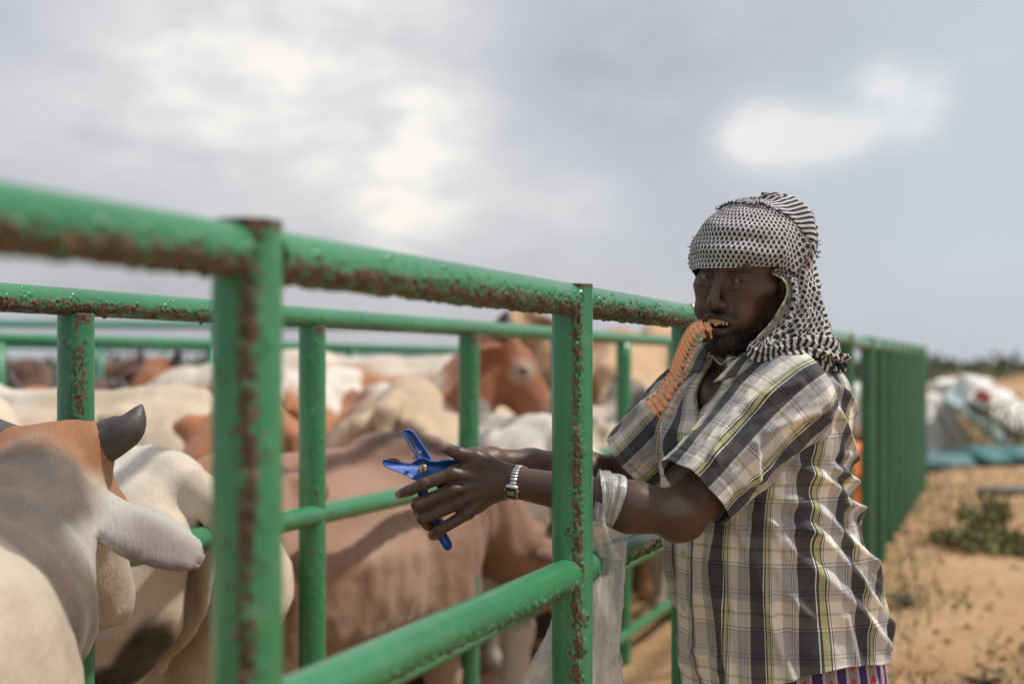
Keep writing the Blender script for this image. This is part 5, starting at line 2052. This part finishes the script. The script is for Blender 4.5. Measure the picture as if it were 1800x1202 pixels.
M_PIN = plain('orange_pin', (.80, .28, .095), .4, .06, 40)
nT = len(TG)
mouth = hw((.102, .004, -.082))
for i, (cx, cy, ax, ay, tw) in enumerate(TG):
    f_ = i / (nT - 1)
    yd = mouth[1] + .004 + f_ * .03 - .02 * math.sin(f_ * PI)
    c = P(*cpx(cx, cy), yd)
    long_ = norm(np.array((ax, -.55 * math.hypot(ax, ay), -ay), float))
    strip_dir = norm(P(*cpx(*TG[min(i + 1, nT - 1)][:2]), yd) - P(*cpx(*TG[max(i - 1, 0)][:2]), yd))
    side_ = norm(strip_dir - long_ * (strip_dir @ long_))
    nrm_ = np.cross(long_, side_)
    if nrm_[1] > 0:
        nrm_ = -nrm_
    wd = .0052
    if 4 <= i <= 12:
        wd = .0043
    ang = R(tw) * .40
    side2 = side_ * math.cos(ang) + nrm_ * math.sin(ang)
    n2 = np.cross(long_, side2)
    if n2[1] > 0:
        n2 = -n2
    hl_ = math.hypot(ax, ay) / 5.4625 * yd / 2500 * 1.0
    M = np.stack([side2, n2, long_], 1)
    if np.linalg.det(M) < 0:
        M[:, 0] *= -1
    V, F = rbox(c, (wd, .0011, hl_), M, .0022)
    tg = make('ear_tag', V, F, M_TAG, strip_o, smooth=False)
    # slot near the outer end, ridge across the middle, pin at the inner end
    mb = MB()
    mb.box(c - long_ * hl_ * .78 + n2 * .0011, (.0020, .0003, .0009), M)
    make('tag_slot', np.vstack(mb.V), mb.F[0], plain('slot_brown', (.22, .05, .015), .7) if i == 0 else bpy.data.materials['slot_brown'], tg, smooth=False)
    mb = MB()
    mb.box(c + n2 * .0012 + long_ * hl_ * .02, (wd * .96, .00025, .0004), M)
    make('tag_ridge', np.vstack(mb.V), mb.F[0], M_PIN, tg, smooth=False)
    e = c + long_ * hl_ * .95
    out = norm(long_ * (.9 if i in (0, 1, 17, 18) else .35) + np.array((.85, 0, -.18)) * (.15 if i in (0, 1, 17, 18) else 1) - n2 * .35)
    if i in (0, 1):
        out = norm(long_ + np.array((-.15 + .2 * i, 0, -.3)))
    p = [e - out * .002, e + out * .004, e + out * .0105, e + out * .0108, e + out * .0128, e + out * .0155]
    V, F, cp = tube_mesh(np.array(p), [.0024, .0020, .0018, .0027, .0024, .0005], 10)
    make('tag_pin', V, [F] + cp, M_PIN, tg)
    if i < nT - 1:
        pass
# thin carrier that joins the tags
pts = smooth_path([P(*cpx(t[0] + t[2] * .3, t[1] + t[3] * .3), mouth[1] + .006 + (i / (nT - 1)) * .03 - .02 * math.sin(i / (nT - 1) * PI)) for i, t in enumerate(TG)], 90)
V, F, cp = tube_mesh(pts, .0014, 8)
make('carrier', V, [F] + cp, M_PIN, strip_o)
V, F, cp = tube_mesh(np.array([P(1256, 571, mouth[1]), P(1259, 570, mouth[1] - .002), P(1265, 567, mouth[1] - .004)]), [.0026, .0028, .0006], 10)
make('tag_pin', V, [F] + cp, M_PIN, strip_o)

# ------------------------------------------------------------------ translucent plastic bag slung over the forearm
def bag_mat():
    m, t, b = new_mat('cloudy_plastic_film')
    t.nodes.remove(b)
    co = objco(t)
    n = noise(t, co, 26, 6, .65, .8)
    di = nd(t, 'ShaderNodeBsdfDiffuse')
    di.inputs[0].default_value = (.80, .80, .78, 1)
    tl = nd(t, 'ShaderNodeBsdfTranslucent')
    tl.inputs[0].default_value = (.70, .70, .67, 1)
    gl = nd(t, 'ShaderNodeBsdfGlossy')
    gl.inputs['Roughness'].default_value = .22
    tr = nd(t, 'ShaderNodeBsdfTransparent')
    m1, m2, m3 = (nd(t, 'ShaderNodeMixShader') for _ in range(3))
    m1.inputs[0].default_value = .45
    t.links.new(di.outputs[0], m1.inputs[1])
    t.links.new(tl.outputs[0], m1.inputs[2])
    m2.inputs[0].default_value = .12
    t.links.new(m1.outputs[0], m2.inputs[1])
    t.links.new(gl.outputs[0], m2.inputs[2])
    fac = math_node(t, 'ADD', math_node(t, 'MULTIPLY', n, .5), math_node(t, 'MULTIPLY', attr(t, 'cloudy'), .60), True)
    t.links.new(fac, m3.inputs[0])
    t.links.new(tr.outputs[0], m3.inputs[1])
    t.links.new(m2.outputs[0], m3.inputs[2])
    t.links.new(m3.outputs[0], t.nodes['Material Output'].inputs[0])
    bp = nd(t, 'ShaderNodeBump')
    bp.inputs['Strength'].default_value = .6
    bp.inputs['Distance'].default_value = .01
    t.links.new(n, bp.inputs['Height'])
    for q in (di, tl, gl):
        t.links.new(bp.outputs[0], q.inputs['Normal'])
    return m


M_BAG = bag_mat()
bagV, bagF, bagC = [], [], []


def bag_sheet(cols, nu_, nv_, wob, seed, cloudy, fold=9):
    Gs, F, UV = strip(cols, nu_, nv_)
    N_ = sheet_normals(Gs)
    s, t = np.meshgrid(np.linspace(0, 1, nu_), np.linspace(0, 1, nv_))
    d = wob * (np.sin(s * fold * 2 * PI / 2 + 3 * fbm(s * 5, t * 3, 0, seed)) * .5 + (fbm(s * 14, t * 7, 0, seed + 2) - .5) * 1.2 + .6 * (fbm(s * 8 + t * 9, t * 18 - s * 3, 0, seed + 5) - .5))
    Gs = Gs + N_ * d[..., None]
    k = sum(len(v) for v in bagV)
    bagV.append(Gs.reshape(-1, 3))
    bagF.append(F + k)
    rim = np.maximum(np.exp(-(s / .03) ** 2), np.exp(-((1 - s) / .03) ** 2))
    bagC.append(np.clip(cloudy + .5 * (fbm(s * 9, t * 4, 0, seed + 9) - .45) + rim * .5, 0, 1).ravel())


# hand-loop round the forearm
am = L_EL + (L_WR - L_EL) * .40
ad = norm(L_WR - L_EL)
ae1 = norm(np.array((0, -1, 0)) - ad * np.dot((0, -1, 0), ad))
ae2 = np.cross(ad, ae1)
ae2 = ae2 if ae2[2] > 0 else -ae2
cols = []
for w_ in (-1, -.4, .3, 1):
    col_ = []
    for k, a_ in enumerate(np.linspace(R(-75), R(150), 9)):
        rr = .0480 + .002 * math.sin(k * 2.1 + w_ * 3)
        col_.append(am + ad * (w_ * .019 * (1 - .25 * math.sin(k)) - .020 * math.cos(a_) + .008) + (ae1 * math.cos(a_) + ae2 * math.sin(a_)) * rr)
    cols.append(col_)
bag_sheet(cols, 60, 120, .0025, 3, .95, 5)
# strands of the handle going down on both sides of the arm
bag_sheet([[P(1046, 880, 2.41), P(1042, 905, 2.405), P(1040, 935, 2.41), P(1036, 970, 2.42)],
           [P(1062, 884, 2.405), P(1054, 912, 2.40), P(1056, 940, 2.40), P(1062, 980, 2.41)],
           [P(1076, 872, 2.405), P(1064, 905, 2.40), P(1072, 945, 2.395), P(1094, 985, 2.41)]], 40, 60, .004, 5, .5, 4)
bag_sheet([[P(1060, 935, 2.52), P(1030, 960, 2.50), P(1000, 1010, 2.47)], [P(1090, 925, 2.52), P(1085, 955, 2.50), P(1075, 1010, 2.47)], [P(1104, 920, 2.50), P(1102, 950, 2.48), P(1096, 1000, 2.45)]], 40, 60, .005, 7, .45, 4)
# the bag itself: front and back film, widening downwards
bag_sheet([[P(1012, 985, 2.43), P(985, 1060, 2.415), P(950, 1140, 2.40), P(915, 1230, 2.39), P(905, 1320, 2.40)],
           [P(1036, 962, 2.425), P(1020, 1050, 2.395), P(1005, 1140, 2.375), P(990, 1240, 2.36), P(985, 1330, 2.38)],
           [P(1066, 958, 2.42), P(1060, 1050, 2.385), P(1055, 1140, 2.37), P(1055, 1240, 2.36), P(1050, 1330, 2.38)],
           [P(1098, 950, 2.43), P(1090, 1050, 2.41), P(1086, 1140, 2.40), P(1096, 1240, 2.39), P(1100, 1320, 2.40)]], 130, 170, .012, 11, .46, 9)
bag_sheet([[P(1012, 985, 2.43), P(985, 1060, 2.44), P(950, 1140, 2.44), P(915, 1230, 2.44), P(905, 1320, 2.41)],
           [P(1040, 962, 2.46), P(1030, 1050, 2.475), P(1015, 1140, 2.48), P(1000, 1240, 2.48), P(985, 1330, 2.43)],
           [P(1070, 958, 2.46), P(1066, 1050, 2.475), P(1062, 1140, 2.48), P(1060, 1240, 2.48), P(1050, 1330, 2.43)],
           [P(1098, 950, 2.43), P(1090, 1050, 2.42), P(1086, 1140, 2.42), P(1096, 1240, 2.42), P(1100, 1320, 2.41)]], 110, 150, .012, 13, .42, 8)
tag(make('plastic_bag', np.vstack(bagV), np.vstack(bagF), M_BAG, attrs={'cloudy': np.concatenate(bagC)}), 'cloudy white plastic bag looped over the man\'s forearm', 'plastic bag')


# ------------------------------------------------------------------ beyond the fence: drum, can, herdsman, heap of sheets, scrub
def lathe(prof, n=32):
    pr = np.array(prof, float)
    a = np.arange(n) / n * 2 * PI
    V = np.stack([pr[:, 0][:, None] * np.cos(a), pr[:, 0][:, None] * np.sin(a), pr[:, 1][:, None] * np.ones(n)], -1).reshape(-1, 3)
    return V, grid_faces(n, len(pr), True)


def at(px, y):
    x = (px - 900) / 2500 * y
    return x, y, float(ground_z(x, y))


dx, dy, dz = at(1462, 8.3)
drum = empty('plastic_drum', (dx, dy, dz), 'bright orange plastic drum standing inside the race behind the fence posts', 'drum')
prof = [(.001, 0), (.26, 0), (.285, .03), (.285, .20), (.297, .22), (.297, .245), (.285, .265), (.285, .44), (.297, .46), (.297, .485), (.285, .505), (.285, .60), (.27, .64), (.20, .655), (.001, .655)]
V, F = lathe(prof, 40)
M_ODRUM = plain('orange_drum_plastic', (.80, .20, .045), .5)
obj('shell', mesh_data('shell', V, F, mats=M_ODRUM), drum, False)
V, F = lathe([(.0, .655), (.05, .655), (.05, .675), (.0, .675)], 16)
V = V + (.12, 0, 0)
obj('bung', mesh_data('bung', V, F, mats=plain('bung_black', (.04, .03, .03), .6)), drum, False)
can = empty('jerrycan', (dx + .13, dy - .02, dz + .677), 'white jerrycan standing on the orange drum', 'jerrycan')
Bc = Body((-.2, -.15, -.01), (.2, .15, .40), .012)
Bc.cone((-.09, 0, .08), (.09, 0, .08), .075, .075)
Bc.cone((-.09, 0, .18), (.09, 0, .18), .075, .075, .03)
Bc.cone((-.05, 0, .25), (.06, 0, .27), .05, .04, .04)
Bc.cone((-.08, 0, .29), (.08, 0, .30), .02, .02, .01)
Bc.cone((.09, 0, .27), (.12, 0, .33), .025, .022, .02)
V, F = Bc.mesh(1)
obj('body', mesh_data('body', V + (0, 0, .0), F, mats=plain('white_jerrycan', (.72, .72, .69), .5)), can, False)
V, F = lathe([(.0, 0), (.028, 0), (.028, .03), (.0, .03)], 14)
obj('cap', mesh_data('cap', V + (.125, 0, .345), F, mats=plain('red_cap', (.4, .05, .04), .5)), can, False)

# herdsman in a pale shirt bending behind the cattle
hx, hy, hz = at(583, 8.6)
herd = empty('person', (hx, hy, hz), 'stooping herdsman in pale grey shirt among the far cattle', 'person')
Bh = Body((-.75, -.35, -.01), (.45, .35, 1.5), .02)
for s in (1, -1):
    Bh.chain([(0, s * .1, .85), (-.02, s * .11, .45), (.03, s * .11, .06)], [.10, .07, .045], .03)
    Bh.cone((.03, s * .11, .04), (-.10, s * .12, .03), .045, .03, .02)
    Bh.chain([(-.36, s * .17, 1.16), (-.44, s * .2, .88), (-.50, s * .12, .66)], [.055, .045, .035], .03)
    Bh.ell((-.52, s * .11, .60), (.04, .025, .06), .02)
Bh.chain([(0, 0, .88), (-.14, 0, 1.08), (-.36, 0, 1.15)], [.15, .15, .14], .05)
Bh.chain([(-.36, 0, 1.15), (-.52, 0, 1.16)], [.08, .06], .03)
Bh.ell((-.62, 0, 1.14), (.10, .08, .11), .02)
V, F = Bh.mesh(2)
me = mesh_data('body', V, F, attrs={'skin': skin_tone(V, (.09, .05, .035))}, mats=M_SKIN)
obj('body', me, herd, False)
Bs = Body((-.75, -.4, .5), (.45, .4, 1.6), .02)
Bs.chain([(.04, 0, .92), (-.10, 0, 1.14), (-.34, 0, 1.20)], [.185, .18, .165], .05)
for s in (1, -1):
    Bs.chain([(-.34, s * .16, 1.18), (-.43, s * .21, .92)], [.085, .07], .04)
V, F = Bs.mesh(2)
V = V + norm(V - V.mean(0)) * ((fbm(V[:, 0] * 9, V[:, 1] * 9, V[:, 2] * 9, 2) - .5) * .05)[:, None]
obj('shirt', mesh_data('shirt', V, F, mats=plain('pale_shirt', (.62, .62, .66), .85)), herd, False)
Bs = Body((-.4, -.4, .3), (.45, .4, 1.1), .02)
Bs.chain([(.0, 0, .92), (.0, 0, .45)], [.17, .19], .05)
V, F = Bs.mesh(2)
obj('wrap', mesh_data('wrap', V, F, mats=plain('brown_wrap', (.12, .08, .06), .9)), herd, False)
Bs = Body((-.8, -.15, 1.0), (-.45, .15, 1.35), .012)
Bs.ell((-.63, 0, 1.165), (.10, .085, .10))
V, F = Bs.mesh(1)
obj('hair', mesh_data('hair', V, F, mats=plain('dark_hair', (.02, .016, .014), .8)), herd, False)


# heap of torn sheets and panels on the plain
def panel(name, corners, th, mat, label, cat='sheet', nu=30, nv=18, wob=.05, seed=1, group=None):
    c = np.array(corners, float)
    u, v = np.meshgrid(np.linspace(0, 1, nu), np.linspace(0, 1, nv))
    G = ((1 - u) * (1 - v))[..., None] * c[0] + (u * (1 - v))[..., None] * c[1] + (u * v)[..., None] * c[2] + ((1 - u) * v)[..., None] * c[3]
    N_ = sheet_normals(G)
    G = G + N_ * ((fbm(u * 4, v * 4, 0, seed) - .5) * wob * 2 + .02 * np.sin(u * 60))[..., None]
    o = make(name, G.reshape(-1, 3), grid_faces(nu, nv), mat)
    solidify(o, th, 0)
    return tag(o, label, cat, group)


M_WSHEET = plain('weathered_white_sheet', (.74, .73, .69), .6, .12, 3)
M_TSHEET = plain('pale_teal_sheet', (.36, .47, .48), .55, .15, 3)
M_TARP = plain('teal_tarpaulin', (.045, .16, .165), .6, .35, 4)
D = 13.2
g0 = lambda px, y: np.array(at(px, y))
panel('roof_sheet', [g0(1626, D) + (0, 0, .08), g0(1664, D + .1) + (0, 0, .06), P(1650, 694, D + .5), P(1622, 694, D + .4)], .02, M_WSHEET, 'white sheet leaning upright at the end of the green fence', 'sheet', seed=3)
panel('roof_sheet', [P(1655, 698, D - .1), P(1762, 782, D - .5), P(1800, 760, D + .3), P(1680, 684, D + .7)], .05, M_TSHEET, 'pale teal sheet sloping down to the bushes between the white sheets', 'sheet', seed=5)
panel('roof_sheet', [P(1668, 712, D), g0(1716, D - .2) + (0, 0, .02), g0(1660, D + .3) + (0, 0, .02), P(1650, 706, D + .5)], .03, plain('grey_white_sheet', (.56, .56, .58), .6), 'grey white sheet propped under the teal one', 'sheet', seed=6)
panel('roof_sheet', [P(1698, 700, D), P(1790, 756, D - .3), P(1860, 742, D + .6), P(1740, 676, D + .9)], .03, M_WSHEET, 'long white sheet sloping away above the teal one', 'sheet', seed=8)


def lump(name, loc, rad, mat, label, cat, seed, rough_=.6, h=.03, flat=1.0, fold=0):
    B = Body(-np.array(rad) * 1.5 - .05, np.array(rad) * 1.5 + .05, max(h, max(rad) / 22))
    B.ell((0, 0, 0), rad)
    B.ell((rad[0] * .4, rad[1] * .1, -rad[2] * .3), np.array(rad) * .62, .1)
    B.ell((-rad[0] * .5, -rad[1] * .1, -rad[2] * .35), np.array(rad) * .55, .1)
    V, F = B.mesh(1)
    n = norm(V)
    sc = 2.2 / max(rad)
    V = V + n * ((fbm(V[:, 0] * sc, V[:, 1] * sc, V[:, 2] * sc, seed) - .5) * rough_ * max(rad))[:, None]
    if fold:
        V = V + n * (.02 * np.sin(V[:, 0] * 14 + V[:, 2] * 9 + 4 * fbm(V[:, 0] * 2, V[:, 1] * 2, V[:, 2] * 2, seed)))[:, None]
    o = bpy.data.objects.new(name, mesh_data(name, V, F, mats=mat))
    COL.objects.link(o)
    o.location = tuple(loc)
    return tag(o, label, cat)


lump('tarpaulin', P(1716, 690, D + .4), (.22, .18, .17), M_WSHEET, 'crumpled white tarpaulin heaped on top of the sheets', 'tarpaulin', 4, fold=1)
lump('tarpaulin', P(1667, 680, D + .9), (.16, .15, .09), M_WSHEET, 'small white rounded bundle behind the upright sheet', 'bundle', 9)
lump('bundle', P(1727, 697, D + .0), (.055, .05, .05), plain('red_cloth', (.36, .07, .05), .8), 'small red bundle lying on the white heap', 'bundle', 3, h=.012)
for k, (px, py, r_, lab) in enumerate(((1650, 800, (.36, .3, .08), 'faded teal tarpaulin lying flat before the upright white sheet'), (1718, 795, (.34, .3, .09), 'dark teal tarpaulin crumpled on the sand between two others'),
                                        (1785, 788, (.40, .3, .09), 'teal tarpaulin at the edge of the frame beside a bush'))):
    p = P(px, py, D - 1.2 + .1 * k)
    p[2] = float(ground_z(p[0], p[1])) + r_[2] * .55
    lump('tarpaulin', p, r_, M_TARP if k else plain('faded_teal', (.085, .18, .18), .65, .3, 4), lab, 'tarpaulin', 5 + k, fold=1)
# a bare pole lying on the sand
pa, pb = P(1722, 872, 9.6), P(1840, 868, 9.9)
for q in (pa, pb):
    q[2] = float(ground_z(q[0], q[1])) + .04
V, F, cp = tube_mesh(np.array([pa, (pa + pb) / 2, pb]), .03, 12)
tag(make('pole', V, [F] + cp, plain('grey_pipe', (.16, .17, .16), .6)), 'grey pole lying on the sand in front of the tarpaulins', 'pole')


# ------------------------------------------------------------------ plants
def leaf_mat(name, a, b_):
    m, t, b = new_mat(name)
    n = attr(t, 'tone')
    c = ramp(t, n, [(0, a), (1, b_)])
    t.links.new(c, b.inputs['Base Color'])
    b.inputs['Roughness'].default_value = .6
    b.inputs['Specular IOR Level'].default_value = .25
    return m


M_LEAF = leaf_mat('scrub_leaf', (.10, .11, .042), (.27, .26, .11))
M_DRY = leaf_mat('dry_leaf', (.12, .10, .045), (.26, .22, .11))
M_TWIG = plain('twig', (.10, .075, .05), .8)


def shrub_mesh(n, rad, h, leaf, seed, lumpy=.5):
    g = np.random.default_rng(seed)
    centers = g.normal(0, 1, (9, 3)) * (rad * .5, rad * .5, h * .22) + (0, 0, h * .45)
    c = centers[g.integers(0, 9, n)]
    p = c + g.normal(0, 1, (n, 3)) * (rad * .26, rad * .26, h * .18)
    p[:, 2] = np.abs(p[:, 2])
    d = norm(g.normal(0, 1, (n, 3)) + (0, 0, .5))
    s = norm(np.cross(d, g.normal(0, 1, (n, 3))))
    L = leaf * g.uniform(.6, 1.5, n)[:, None]
    V = np.stack([p, p + d * L * .5 + s * L * .28, p + d * L, p + d * L * .5 - s * L * .28], 1).reshape(-1, 3)
    F = np.arange(n * 4).reshape(-1, 4)
    tone = np.repeat(g.random(n), 4)
    return V, F, tone


def shrub(px, y, rad, h, label, mat=None, n=700, leaf=.05, seed=1, loc=None, group='low bushes on the sand'):
    x, yy, z = at(px, y) if loc is None else loc
    e = empty('bush', (x, yy, z), label, 'bush', group)
    V, F, tn = shrub_mesh(n, rad, h, leaf, seed)
    obj('foliage', mesh_data('foliage', V, F, attrs={'tone': tn}, mats=mat or M_LEAF, smooth=False), e, False)
    g = np.random.default_rng(seed + 50)
    mb = MB()
    for k in range(9):
        a = g.uniform(0, 2 * PI)
        t_ = np.array((math.cos(a) * rad * .6 * g.uniform(.3, 1), math.sin(a) * rad * .6 * g.uniform(.3, 1), h * g.uniform(.5, .9)))
        mb.tube(np.array([(0, 0, -.02), t_ * (.4, .4, .6), t_]), [.012, .008, .003], 5)
    V = np.vstack(mb.V)
    obj('stems', mesh_data('stems', V, [np.vstack([f for f in mb.F if f.shape[1] == 4]), np.vstack([f for f in mb.F if f.shape[1] == 3])], mats=M_TWIG), e, False)
    return e


SH = [(1712, 7.6, .26, .10, 'spreading low green bush on the sand right of the fence', 800), (1748, 8.0, .13, .20, 'taller green bush growing up behind the spreading one', 500), (1800, 7.4, .22, .08, 'flat green bush by the frame edge', 600),
      (1600, 6.2, .20, .07, 'small yellow green weed at the foot of the fence', 260), (1730, 5.2, .22, .05, 'sparse weed patch on the trodden sand', 150),
      (1785, 12.6, .42, .62, 'olive green bush beside the teal tarpaulin', 1200)]
for i, (px, y, r_, h_, lab, n_) in enumerate(SH):
    shrub(px, y, r_, h_, lab, M_LEAF if i != 4 else M_DRY, n_, .04 if y > 7 else .022, 10 + i)

# thin dry grass all over the open ground: one mass
g = np.random.default_rng(77)
N_ = 26000
yy = 3.4 + 22 * g.random(N_) ** 1.7
xx = line_x(yy, C_FRONT) + .05 + g.random(N_) ** 1.2 * (3 + .5 * yy)
keep = fbm(xx * .8, yy * .8, 0, 12) + .25 * fbm(xx * 4, yy * 4, 0, 13) > .60 + .05 * g.random(N_)
near = (np.abs(xx - line_x(yy, C_FRONT)) < .35) & (yy > 4.5)
keep |= near & (g.random(N_) < .7)
xx, yy = xx[keep], yy[keep]
zz = ground_z(xx, yy)
k = len(xx)
ang = g.uniform(0, 2 * PI, k)
lean = g.uniform(.2, 1.2, k)
L = g.uniform(.02, .075, k)
base = np.stack([xx, yy, zz - .005], 1)
tip = base + np.stack([np.cos(ang) * L * lean, np.sin(ang) * L * lean, L], 1)
sd = np.stack([-np.sin(ang), np.cos(ang), 0 * ang], 1) * .006
V = np.stack([base - sd, base + sd, tip], 1).reshape(-1, 3)
M_GRASS = leaf_mat('thin_grass', (.09, .085, .03), (.24, .21, .10))
tag(make('grass', V, np.arange(k * 3).reshape(-1, 3), M_GRASS, attrs={'tone': np.repeat(g.random(k), 3)}, smooth=False), kind='stuff')

# clods and pebbles on the sand
N_ = 2600
yy = 3.2 + 14 * g.random(N_) ** 1.5
xx = line_x(yy, C_FRONT) - .3 + g.random(N_) * (2.5 + .45 * yy)
zz = ground_z(xx, yy)
ico = np.array([(0, 0, 1), (1, 0, 0), (0, 1, 0), (-1, 0, 0), (0, -1, 0), (0, 0, -.6)], float)
fi = np.array([[0, 1, 2], [0, 2, 3], [0, 3, 4], [0, 4, 1], [5, 2, 1], [5, 3, 2], [5, 4, 3], [5, 1, 4]])
s = g.uniform(.006, .028, N_)[:, None, None] * g.uniform(.6, 1.3, (N_, 6, 1))
V = (ico[None] * s + np.stack([xx, yy, zz], 1)[:, None]).reshape(-1, 3)
F = (fi[None] + (np.arange(N_) * 6)[:, None, None]).reshape(-1, 3)
tag(make('clods', V, F, plain('soil_clods', (.36, .21, .105), .95, .35, 2)), kind='stuff')

# far scrub along the horizon
V_, F_, T_, kk = [], [], [], 0
for i in range(150):
    y = g.uniform(70, 260)
    px = g.uniform(-250, 2100)
    x = (px - 900) / 2500 * y
    h_ = g.uniform(.8, 1.35) * (1.25 if g.random() < .15 else 1)
    V, F, tn = shrub_mesh(170, h_ * g.uniform(1.2, 2.6), h_, .55, 300 + i)
    V = V + (x, y, .25)
    V_.append(V)
    F_.append(F + kk)
    T_.append(tn)
    kk += len(V)
tag(make('scrubland', np.vstack(V_), np.vstack(F_), leaf_mat('far_scrub_leaf', (.05, .065, .035), (.10, .115, .06)), attrs={'tone': np.concatenate(T_)}, smooth=False), kind='stuff')
